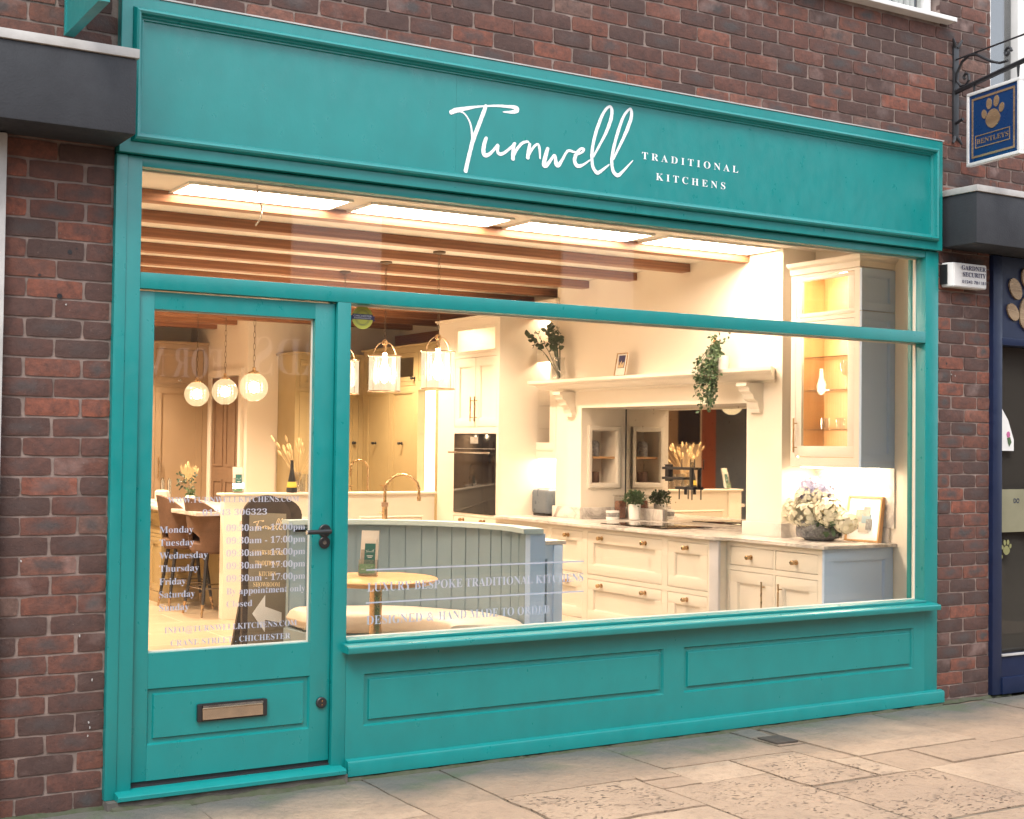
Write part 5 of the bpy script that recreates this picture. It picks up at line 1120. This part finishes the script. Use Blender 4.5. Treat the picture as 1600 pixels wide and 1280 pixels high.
# ---------------- A-board
ab_ = thing("advertising_board", "dark wooden A-board with gold lettering and a white arrow inside the door", "sign board", (1.95, 3.25, FZ))
Ma = Matrix.Translation((1.735, 3.22, FZ)) @ Matrix.Rotation(R(9), 4, 'Z') @ Matrix.Rotation(R(3.2), 4, 'Y') @ Matrix.Rotation(R(-6), 4, 'X')
mb = MB(); P = [(0, 0), (.36, 0), (.36, 1.02)] + [(.18 + .18 * math.cos(a), 1.04 + .14 * math.sin(a)) for a in [math.pi * i / 14 for i in range(15)]] + [(0, 1.02)]
mb.prism(P, 'Y', 0, .022); mb._xf(mb.bm.verts, Ma); part(ab_, "front_board", mb, m_darkwood)
mb = MB(); mb.prism([(x + .07, z) for x, z in P], 'Y', .0, .022); mb._xf(mb.bm.verts, Matrix.Translation((.0, .42, 0)) @ Ma @ Matrix.Rotation(R(18.6), 4, 'X')); part(ab_, "rear_board", mb, m_darkwood)
mb = MB(); mb.box(.04, .32, -.006, -.0005, .09, 1.06, 0, Ma); pn = part(ab_, "panel", mb, m_chalk)
mb = MB(); script_word(mb, Ma @ FX(.070, -.0075, .955), .225, 1.6)
for s_, x, z, w_ in (("LUXURY BESPOKE", .065, .785, .235), ("TRADITIONAL", .085, .715, .19), ("KITCHEN", .115, .645, .13), ("SHOWROOM", .075, .575, .20)): text_bm(mb, s_, Ma @ FX(x, -.0075, z), .030, w_)
part(pn, "lettering", mb, paint("gold_print", (.85, .66, .40), bs=0), smooth=False)
mb = MB(); mb.prism([(.070, .40), (.165, .52), (.165, .445), (.290, .405), (.290, .335), (.165, .36), (.165, .28)], 'Y', -.0085, -.0065); mb._xf(mb.bm.verts, Ma); part(pn, "arrow", mb, m_letter)

# ---------------- pendant lamps
def chain(mb, x, y, z0, z1, r_=.009, step=.035):
    n_ = int((z1 - z0) / step)
    for i in range(n_):
        z = z0 + (i + .5) * (z1 - z0) / n_; hh = (z1 - z0) / n_ * .62
        mb.tube([(x + (r_ * math.cos(a) if i % 2 else 0), y + (0 if i % 2 else r_ * math.cos(a)), z + hh * math.sin(a)) for a in [2 * math.pi * k / 8 for k in range(8)]], .0018, 4, closed=True)
m_lg = bpy.data.materials.new("glowing_ribbed_glass"); m_lg.use_nodes = True; n = m_lg.node_tree.nodes; l = m_lg.node_tree.links; n.remove(n["Principled BSDF"])
em_ = n.new("ShaderNodeEmission"); em_.inputs[0].default_value = (1, .72, .40, 1); em_.inputs[1].default_value = .9; tr_ = n.new("ShaderNodeBsdfTransparent"); gl_ = n.new("ShaderNodeBsdfGlossy"); gl_.inputs['Roughness'].default_value = .15
a1_ = n.new("ShaderNodeMixShader"); a1_.inputs[0].default_value = .36; l.new(tr_.outputs[0], a1_.inputs[1]); l.new(em_.outputs[0], a1_.inputs[2])
a2_ = n.new("ShaderNodeMixShader"); a2_.inputs[0].default_value = .06; l.new(a1_.outputs[0], a2_.inputs[1]); l.new(gl_.outputs[0], a2_.inputs[2]); l.new(a2_.outputs[0], n["Material Output"].inputs[0])
m_lg2 = m_lg.copy(); m_lg2.name = 'glowing_lantern_glass'; m_lg2.node_tree.nodes['Emission'].inputs[1].default_value = 0.9; m_lg2.node_tree.nodes['Emission'].inputs[0].default_value = (1, .80, .55, 1)
def lantern(x, y, lab):
    t = thing("pendant_lantern", lab, "pendant lamp", (x, y, 1.76), "glass lanterns hanging over the island")
    z0, z1, r_ = 1.765, 2.03, .117
    mb = MB(); n_ = 72; ring = [[], []]
    for i in range(n_):
        a = 2 * math.pi * i / n_; q = r_ - (.003 if i % 2 else 0)
        for k, z in enumerate((z0, z1)): ring[k].append(mb.bm.verts.new((x + q * math.cos(a), y + q * math.sin(a), z)))
    for i in range(n_): mb.bm.faces.new((ring[0][i], ring[0][(i + 1) % n_], ring[1][(i + 1) % n_], ring[1][i]))
    part(t, "ribbed_glass", mb, m_lg2, smooth=False)
    mb = MB()
    for z in (z0, z1): mb.tube([(x + (r_ + .002) * math.cos(a), y + (r_ + .002) * math.sin(a), z) for a in [2 * math.pi * i / 32 for i in range(32)]], .0055, 6, closed=True)
    for k in range(4):
        a = R(20) + k * math.pi / 2; mb.tube([(x + (r_ + .003) * math.cos(a), y + (r_ + .003) * math.sin(a), z) for z in (z0, z1)], .0022, 5)
    for k in range(2):
        a = R(20) + k * math.pi / 2; mb.tube([(x + r_ * math.cos(b) * math.cos(a), y + r_ * math.cos(b) * math.sin(a), z1 + .105 * math.sin(b)) for b in [math.pi * i / 16 for i in range(17)]], .002, 5)
    part(t, "frame", mb, m_gold)
    mb = MB(); mb.lathe([(0, 0), (.014, 0), (.014, .06), (.022, .07), (.022, .09), (.012, .10), (0, .10)], c=(x, y, z1 + .02), seg=14); part(t, "lamp_holder", mb, m_brass)
    mb = MB(); mb.lathe([(0, z0 + .06), (.02, z0 + .075), (.036, z0 + .11), (.036, z0 + .16), (.018, z0 + .21), (.014, z1 + .02), (0, z1 + .02)], c=(x, y, 0), seg=14); part(t, "bulb", mb, emit("bulb", (1, .72, .46), 62) if "bulb" not in bpy.data.materials else bpy.data.materials["bulb"])
    mb = MB(); chain(mb, x, y, z1 + .115, CZ - .02); mb.lathe([(0, 0), (.045, 0), (.045, -.012), (.012, -.022), (0, -.022)], c=(x, y, CZ - .001), seg=20); part(t, "chain", mb, m_bronze)
lantern(3.17, 3.27, "rightmost ribbed glass lantern with a brass hoop above the island")
lantern(3.10, 3.98, "middle ribbed glass lantern with a brass hoop above the island")
lantern(3.09, 4.69, "leftmost ribbed glass lantern, half hidden by the door frame")
def globe(x, y, lab, r_=.122, zc=1.845):
    t = thing("globe_pendant", lab, "pendant lamp", (x, y, zc - r_), "globe pendants over the rear counter")
    mb = MB(); n_ = 48; rings = []
    for j in range(17):
        th = math.pi * j / 16; rr = []
        for i in range(n_): q = r_ - (.0025 if i % 2 else 0); a = 2 * math.pi * i / n_; rr.append(mb.bm.verts.new((x + q * math.sin(th) * math.cos(a), y + q * math.sin(th) * math.sin(a), zc + q * math.cos(th)))) if 0 < j < 16 else None
        if 0 < j < 16: rings.append(rr)
    for A, B in zip(rings, rings[1:]):
        for i in range(n_): mb.bm.faces.new((A[i], A[(i + 1) % n_], B[(i + 1) % n_], B[i]))
    mb.bm.faces.new(rings[0]); mb.bm.faces.new(rings[-1]); part(t, "ribbed_glass", mb, m_lg, smooth=False)
    mb = MB(); mb.lathe([(0, -.05), (.03, -.035), (.045, 0), (.03, .035), (0, .05)], c=(x, y, zc), seg=16); part(t, "bulb", mb, bpy.data.materials["bulb"])
    mb = MB(); mb.lathe([(0, 0), (.05, 0), (.052, .012), (.03, .022), (.014, .03), (.014, .055), (0, .06)], c=(x, y, zc + r_ - .008), seg=20); part(t, "cap", mb, m_brass)
    mb = MB(); chain(mb, x, y, zc + r_ + .05, CZ - .02, .010, .05); mb.lathe([(0, 0), (.045, 0), (.045, -.010), (.01, -.03), (0, -.03)], c=(x, y, CZ - .001), seg=16); part(t, "chain", mb, m_bronze)
globe(3.0, 8.0, "leftmost glowing globe pendant seen through the door"); globe(2.97, 7.1, "middle glowing globe pendant seen through the door"); globe(2.80, 5.9, "rightmost and nearest glowing globe pendant seen through the door")

# ---------------- plants, vases and small things
def leaf(mb, p, d, up, L_, W_):
    d = d.normalized(); s_ = d.cross(up); s_ = s_.normalized() if s_.length > 1e-4 else d.orthogonal().normalized(); u = s_.cross(d)
    q = [p, p + d * L_ * .35 + s_ * W_ / 2 + u * W_ * .12, p + d * L_ * .75 + s_ * W_ * .35, p + d * L_ - u * L_ * .12, p + d * L_ * .75 - s_ * W_ * .35, p + d * L_ * .35 - s_ * W_ / 2 + u * W_ * .12]
    mb.face(q)
def rv(): return Vector((rnd.uniform(-1, 1), rnd.uniform(-1, 1), rnd.uniform(-1, 1)))
def clearvase(parent, x, y, z, h, r_, neck=.6):
    mb = MB(); mb.lathe([(0, 0), (r_ * .9, 0), (r_, h * .3), (r_ * neck, h * .75), (r_ * neck * 1.15, h), (r_ * neck * 1.08, h), (r_ * neck * .92, h * .75), (r_ * .93, h * .3), (0, .008)], c=(x, y, z), seg=20, caps=False); part(parent, "vase", mb, m_gware)
def pampas(x, y, z, h, n_, lab, vh=.2, spread=.16):
    t = thing("dried_grass_vase", lab, "vase", (x, y, z)); clearvase(t, x, y, z, vh, .05)
    sm, hm = MB(), MB()
    for i in range(n_):
        d = Vector((rnd.gauss(0, 1), rnd.gauss(0, 1), 0)) * spread * .6; top = Vector((x, y, z + h * rnd.uniform(.62, 1))) + d; mid = Vector((x, y, z + vh)) + d * .25
        sm.tube([(x, y, z + .02), mid, top], .0012, 4); ax = (top - mid).normalized(); L_ = rnd.uniform(.04, .065)
        hm.tube([top - ax * L_ * .3, top + ax * L_ * .1, top + ax * L_ * .45, top + ax * L_ * .9], [.003, .009, .010, .002], 6)
    part(t, "stems", sm, m_brush); part(t, "seed_heads", hm, m_brush); return t
pampas(3.28, 6.06, .935, .46, 34, "bunny-tail dried grass in a clear vase on the partition ledge", .18, .17)
t = pampas(3.03, 8.2, .77, .40, 10, "pampas plume and dark foliage in a clear vase on the rear counter", .16, .10)
mb = MB()
for i in range(70):
    a = rnd.uniform(-.6, .8); L_ = rnd.uniform(.10, .2); p = Vector((2.98, 8.2, .77 + .2)); leaf(mb, p, Vector((math.sin(a) * .8, rnd.uniform(-.2, .2), math.cos(a))), Vector((0, 1, 0)), L_, .012)
part(t, "plume", mb, m_brush)
mb = MB()
for i in range(70): p = Vector((2.99, 8.17, .93)) + Vector((rnd.uniform(-.12, .06), rnd.uniform(-.06, .06), rnd.uniform(-.03, .12))); leaf(mb, p, rv(), rv(), .035, .022)
part(t, "foliage", mb, m_leaf2)
mb = MB(); mb.lathe([(0, 0), (.045, 0), (.05, .02), (.016, .20), (.014, .28), (.017, .285), (0, .285)], c=(3.215, 6.03, .935), seg=18); b_ = thing("wine_bottle", "dark sparkling wine bottle with yellow label on the partition ledge", "bottle", (3.215, 6.03, .935)); part(b_, "body", mb, m_blackmetal)
mb = MB(); mb.lathe([(.048, .02), (.0435, .06), (.0435, .062), (.03, .06)], c=(3.215, 6.03, .935), seg=18, caps=False); mb.lathe([(.0462, .04), (.036, .095)], c=(3.215, 6.03, .935), seg=18, caps=False); part(b_, "label", mb, paint("yellow_label", (.65, .50, .08), bs=0))
for i, w_ in enumerate(("nearest the bottle", "second from the bottle", "third from the bottle", "furthest from the bottle")):
    tumbler(3.33 + i * .065, 6.06, .935, "tall thin glass on the partition ledge, " + w_, .026, .16, group="champagne glasses on the ledge")
mb = MB(); mb.lathe([(0, 0), (.065, 0), (.07, .02), (.07, .10), (.05, .115), (0, .115)], c=(2.76, 8.3, .77), seg=24); solo("storage_jar", "squat pale jar at the left end of the rear counter", "jar", mb, m_terra)
for x in (2.80, 2.87):
    mb = MB(); mb.tube([(x, 8.42, .77), (x, 8.42, .98)], .022, 14); mb.tube([(x, 8.42, .98), (x, 8.42, 1.0)], .012, 10); solo("pepper_mill", "clear %s mill on the rear counter" % ("salt" if x < 2.85 else "pepper"), "mill", mb, m_chrome)
mb = MB(); mb.lathe([(0, 0), (.04, 0), (.05, .05), (.035, .07), (0, .07)], c=(2.97, 8.05, .77), seg=18); t = thing("small_potted_plant", "small white pot of green leaves on the rear counter", "plant", (2.97, 8.05, .77)); part(t, "pot", mb, m_white)
mb = MB()
for i in range(90): leaf(mb, Vector((2.97, 8.05, .86)) + rv() * .04, rv(), rv(), .03, .018)
part(t, "leaves", mb, m_leaf)
mb = MB(); mb.lathe([(0, 0), (.14, 0), (.15, .03), (.145, .03), (.13, .012), (0, .012)], c=(3.06, 6.75, .772), seg=30); solo("serving_tray", "round dark tray on the rear counter behind the bar stools", "tray", mb, m_blackmetal)
# mantel items
def mantelz(): return 1.9225
t = thing("eucalyptus_vase", "clear vase of drooping eucalyptus at the left end of the mantel", "vase", (4.88, 4.32, mantelz())); clearvase(t, 4.88, 4.32, mantelz(), .19, .06, .8)
sm, lm = MB(), MB()
for i in range(15):
    a = rnd.uniform(-.25, 1.1); top = Vector((4.88 + rnd.uniform(-.10, .05), 4.36 + .34 * a, mantelz() + .50 - .13 * abs(a - .2) + rnd.uniform(-.05, .03))); b0 = Vector((4.88, 4.30, mantelz() + .02)); md = b0.lerp(top, .5) + Vector((0, -.02, .02)); sm.tube([b0, md, top], [.004, .003, .0015], 5)
    for k in range(15):
        p = md.lerp(top, rnd.uniform(.1, 1.05)) + rv() * .018; s_ = .055 if i % 4 == 0 else .024; leaf(lm, p, rv() + Vector((0, .3, .3)), rv(), s_, s_ * (.8 if i % 4 == 0 else .5))
part(t, "stems", sm, m_leaf2); part(t, "leaves", lm, m_leaf2)
t = thing("small_picture", "small gold-framed card leaning on the mantel shelf", "picture frame", (4.88, 3.4, mantelz())); Mp = Matrix.Translation((4.86, 3.495, mantelz())) @ Matrix.Rotation(R(10), 4, 'Y') @ FS(0, 0, 0)
mb = MB(); mb.box(0, .145, 0, .185, -.008, .0, 0, Mp); part(t, "card", mb, m_paper)
mb = MB(); rectline(mb, 0, .145, 0, .185, .007, 0, .006, Mp); part(t, "frame", mb, m_brass)
mb = MB(); mb.box(.03, .115, .065, .165, .0005, .002, 0, Mp); pr_ = part(t, "print", mb, m_purple)
mb = MB()
for i in range(7): mb.box(.034 + i * .011, .042 + i * .011, .068, .085 + .05 * rnd.random(), .0022, .003, 0, Mp)
part(t, "print_detail", mb, m_brush)
t = thing("corked_bottle", "clear corked bottle standing behind the trailing ivy on the mantel", "bottle", (4.92, 2.36, mantelz()))
mb = MB(); mb.lathe([(0, 0), (.055, 0), (.055, .12), (.018, .17), (.016, .22), (.014, .22), (.015, .17), (.051, .118), (.051, .006), (0, .006)], c=(4.92, 2.36, mantelz()), seg=22, caps=False); part(t, "body", mb, m_gware)
mb = MB(); mb.tube([(4.92, 2.36, mantelz() + .205), (4.92, 2.36, mantelz() + .245)], .0145, 12); part(t, "cork", mb, m_oak)
t = thing("trailing_ivy", "ivy plant trailing over the front of the mantel shelf", "plant", (4.86, 2.22, mantelz()))
mb = MB(); mb.lathe([(0, 0), (.05, 0), (.06, .10), (.052, .10), (0, .09)], c=(4.87, 2.22, mantelz()), seg=20); part(t, "pot", mb, m_white)
sm, lm = MB(), MB()
for i in range(26):
    y0_ = 2.22 + rnd.uniform(-.10, .12); L_ = rnd.uniform(.03, .33); o_ = Vector((4.775 - rnd.uniform(0, .04), y0_, 0)); P = [Vector((4.87, 2.22, mantelz() + .10)), Vector((4.82, (y0_ + 2.22) / 2, mantelz() + .15 + rnd.uniform(0, .05))), Vector((o_.x, y0_, mantelz() + .06))]
    zz = mantelz() + .06
    while zz > mantelz() - L_ + .02: zz -= .04; P.append(Vector((o_.x - .01 * rnd.random(), y0_ + rnd.uniform(-.012, .012), zz)))
    sm.tube(P, .0015, 4)
    for a, b2 in zip(P, P[1:]):
        for k in range(4): p = a.lerp(b2, rnd.random()) + rv() * .012; leaf(lm, p, rv() + Vector((-.5, 0, -.3)), rv(), rnd.uniform(.022, .036), .018)
for k in range(5):
    P = Vector((4.84, 2.22, mantelz() + .16)); q = P + Vector((rnd.uniform(-.06, 0), rnd.uniform(-.17, .10), rnd.uniform(.02, .09)))
    for j in range(8): leaf(lm, P.lerp(q, j / 7), rv(), rv(), .032, .018)
part(t, "stems", sm, m_leaf); part(t, "leaves", lm, m_leaf)
# hob plants
def herb(x, y, lab, s=1.0):
    t = thing("potted_herb", lab, "plant", (x, y, .777)); mb = MB(); mb.lathe([(0, 0), (.046 * s, 0), (.052 * s, .125 * s), (.046 * s, .125 * s), (.044 * s, .11 * s), (0, .11 * s)], c=(x, y, .777), seg=26); part(t, "pot", mb, m_white)
    lm = MB()
    for i in range(750):
        d = rv().normalized(); d = d * (rnd.random() ** .4) * (1 + .55 * noise.noise(d * 2.2 + Vector((x * 9, 0, 0)))); p = Vector((x, y, .777 + .175 * s)) + Vector((d.x * .078, d.y * .078, d.z * .060)) * s; leaf(lm, p, d + rv() * .5 + Vector((0, 0, .4)), rv(), .021 * s, .011 * s)
    part(t, "leaves", lm, m_leaf)
herb(5.325, 3.84, "potted herb in a white pot standing by the mirror behind the hob")
t = thing("spice_jar", "glass jar of brown spices behind the herb pot", "jar", (5.34, 4.02, .77)); mb = MB(); mb.box(5.30, 5.38, 4.02, 4.10, .771, .96, .01); part(t, "glass_body", mb, m_gware)
mb = MB(); mb.box(5.306, 5.374, 4.026, 4.094, .775, .92, .008); part(t, "contents", mb, paint("spices", (.30, .10, .05), (.08, .05, .03), rough=.9, scale=60))
mb = MB(); mb.box(5.295, 5.385, 4.015, 4.105, .96, .97); part(t, "lid", mb, m_gware)
t = thing("ceramic_bowl", "small grey and cream ceramic pot left of the herb pot", "bowl", (5.17, 3.93, .77)); mb = MB(); mb.lathe([(0, 0), (.05, 0), (.056, .02), (.056, .075), (.05, .075), (0, .07)], c=(5.17, 3.93, .771), seg=24); part(t, "pot", mb, m_white)
mb = MB(); mb.lathe([(.0568, .025), (.0568, .06)], c=(5.17, 3.93, .771), seg=24, caps=False); part(t, "patterned_band", mb, m_wick)
# pot filler
t = thing("pot_filler", "black folding pot filler tap fixed to the mirror over the hob", "tap", (5.44, 3.4, 1.1))
mb = MB(); mb.box(5.43, 5.454, 3.53, 3.575, 1.10, 1.235, .004); mb.box(5.40, 5.43, 3.20, 3.575, 1.195, 1.215, .003); mb.box(5.40, 5.43, 3.30, 3.575, 1.115, 1.135, .003); mb.box(5.405, 5.425, 3.20, 3.23, 1.05, 1.215, .003); mb.tube([(5.41, 3.28, 1.05), (5.41, 3.28, 1.0)], .013, 10); mb.tube([(5.41, 3.18, 1.05), (5.41, 3.40, 1.05)], .012, 10)
for y in (3.20, 3.36): mb.tube([(5.41, y, .96), (5.41, y, 1.05)], .005, 8); mb.tube([(5.41, y - .03, 1.20), (5.41, y - .03, 1.28)], .004, 8)
mb.lathe([(0, 0), (.03, 0), (.03, .02), (0, .02)], c=(5.41, 3.28, 1.04), seg=16); part(t, "tap", mb, m_blackmetal)
# niche jars
for z, lab in ((1.289, "glass jar on the upper niche shelf beside the hob"), (1.069, "wicker-textured candle holder in the lower niche beside the hob")):
    mb = MB(); mb.lathe([(0, 0), (.045, 0), (.045, .11 if z > 1.2 else .09), (.03, .13 if z > 1.2 else .092), (0, .135 if z > 1.2 else .08)], c=(5.20, 4.25, z), seg=20); solo("niche_jar" if z > 1.2 else "candle_holder", lab, "jar", mb, m_wick if z > 1.2 else m_velvet)
# toaster
t = thing("toaster", "grey-blue toaster half hidden behind the left side of the mantel", "toaster", (5.06, 4.72, .77)); mb = MB(); mb.box(4.96, 5.14, 4.60, 4.86, .785, 1.0, .04, seg=4); part(t, "body", mb, paint("toaster_grey", (.13, .16, .20), rough=.3, bs=0))
mb = MB(); mb.box(4.975, 5.125, 4.62, 4.84, .771, .786); part(t, "base", mb, m_blackmetal); mb = MB(); mb.box(5.0, 5.02, 4.64, 4.82, .998, 1.002); mb.box(5.07, 5.09, 4.64, 4.82, .998, 1.002); part(t, "slots", mb, m_blackmetal)
# hydrangea bowl
t = thing("hydrangea_bowl", "grey twig bowl of white and lilac hydrangeas on the near worktop", "flower bowl", (5.06, 1.47, .77)); hx, hy = 5.06, 1.43
mb = MB(); mb.lathe([(0, 0), (.09, 0), (.135, .03), (.15, .065), (.135, .10), (.10, .125), (.09, .12), (.12, .09), (0, .03)], c=(hx, hy, .771), seg=36)
for v in mb.bm.verts: v.co += v.co.normalized() * 0 + Vector((noise.noise(v.co * 60), noise.noise(v.co * 60 + Vector((5, 5, 5))), 0)) * .006
part(t, "twig_bowl", mb, m_wick)
mb = MB()
for i in range(170):
    a = rnd.uniform(0, 6.28); rr_ = .142; P = []
    for k in range(5): ph = a + k * .14 + rnd.uniform(-.05, .05); zz = .06 + rnd.uniform(-.045, .045); q = .138 + .012 * math.cos((zz - .065) * 22); P.append((hx + q * math.cos(ph), hy + q * math.sin(ph), .771 + zz))
    mb.tube(P, .0025, 4)
part(t, "twigs", mb, m_wick)
def hyd(mb, c_, r_, n_=190):
    for i in range(n_):
        d = rv().normalized(); p = Vector(c_) + d * r_ * rnd.uniform(.86, 1.03); tu = d.orthogonal().normalized(); tv = d.cross(tu); a0 = rnd.random() * 3
        for k in range(4):
            a = a0 + k * math.pi / 2; dr_ = (tu * math.cos(a) + tv * math.sin(a) + d * .25).normalized(); leaf(mb, p, dr_, d, .017, .016)
mb = MB()
for c_, r_ in (((hx - .05, hy + .16, .96), .095), ((hx - .08, hy + .02, .94), .10), ((hx - .04, hy - .13, .96), .10), ((hx + .06, hy + .06, 1.0), .095), ((hx - .06, hy + .05, 1.04), .085), ((hx + .02, hy - .22, .90), .075), ((hx - .02, hy - .06, 1.05), .08)): hyd(mb, c_, r_, 260)
part(t, "white_hydrangeas", mb, m_pet)
mb = MB(); hyd(mb, (hx - .03, hy + .04, 1.10), .085, 200); hyd(mb, (hx - .02, hy - .06, 1.09), .07, 140); part(t, "lilac_hydrangeas", mb, m_petb)
mb = MB()
for i in range(60): leaf(mb, Vector((hx - .03, hy - .12, .87)) + rv() * .06, rv(), rv(), .05, .03)
part(t, "leaves", mb, m_leaf)
# framed print leaning on the splashback
t = thing("framed_print", "pale wood framed collage print leaning at the window end of the worktop", "picture frame", (5.2, 1.2, .77)); Mp = Matrix.Translation((5.185, 1.325, .7715)) @ Matrix.Rotation(R(7), 4, 'Z') @ Matrix.Rotation(R(9), 4, 'Y') @ FS(0, 0, 0)
mb = MB(); rectline(mb, 0, .27, 0, .30, .012, -.03, .006, Mp); part(t, "frame", mb, m_oak)
mb = MB(); mb.box(.012, .258, .012, .288, -.02, -.004, 0, Mp); part(t, "mount", mb, m_letter)
for x0, x1, y0, y1, m_ in ((.07, .13, .08, .21, m_greyp), (.10, .18, .06, .13, m_terra), (.12, .19, .12, .18, m_sage), (.13, .18, .17, .23, m_greyp), (.155, .20, .08, .15, m_wick)):
    mb = MB(); zo = .001 * (x0 * 30); mb.box(x0, x1, y0, y1, -.0035, -.002 + zo * .6, 0, Mp); part(t, "collage_piece", mb, m_)
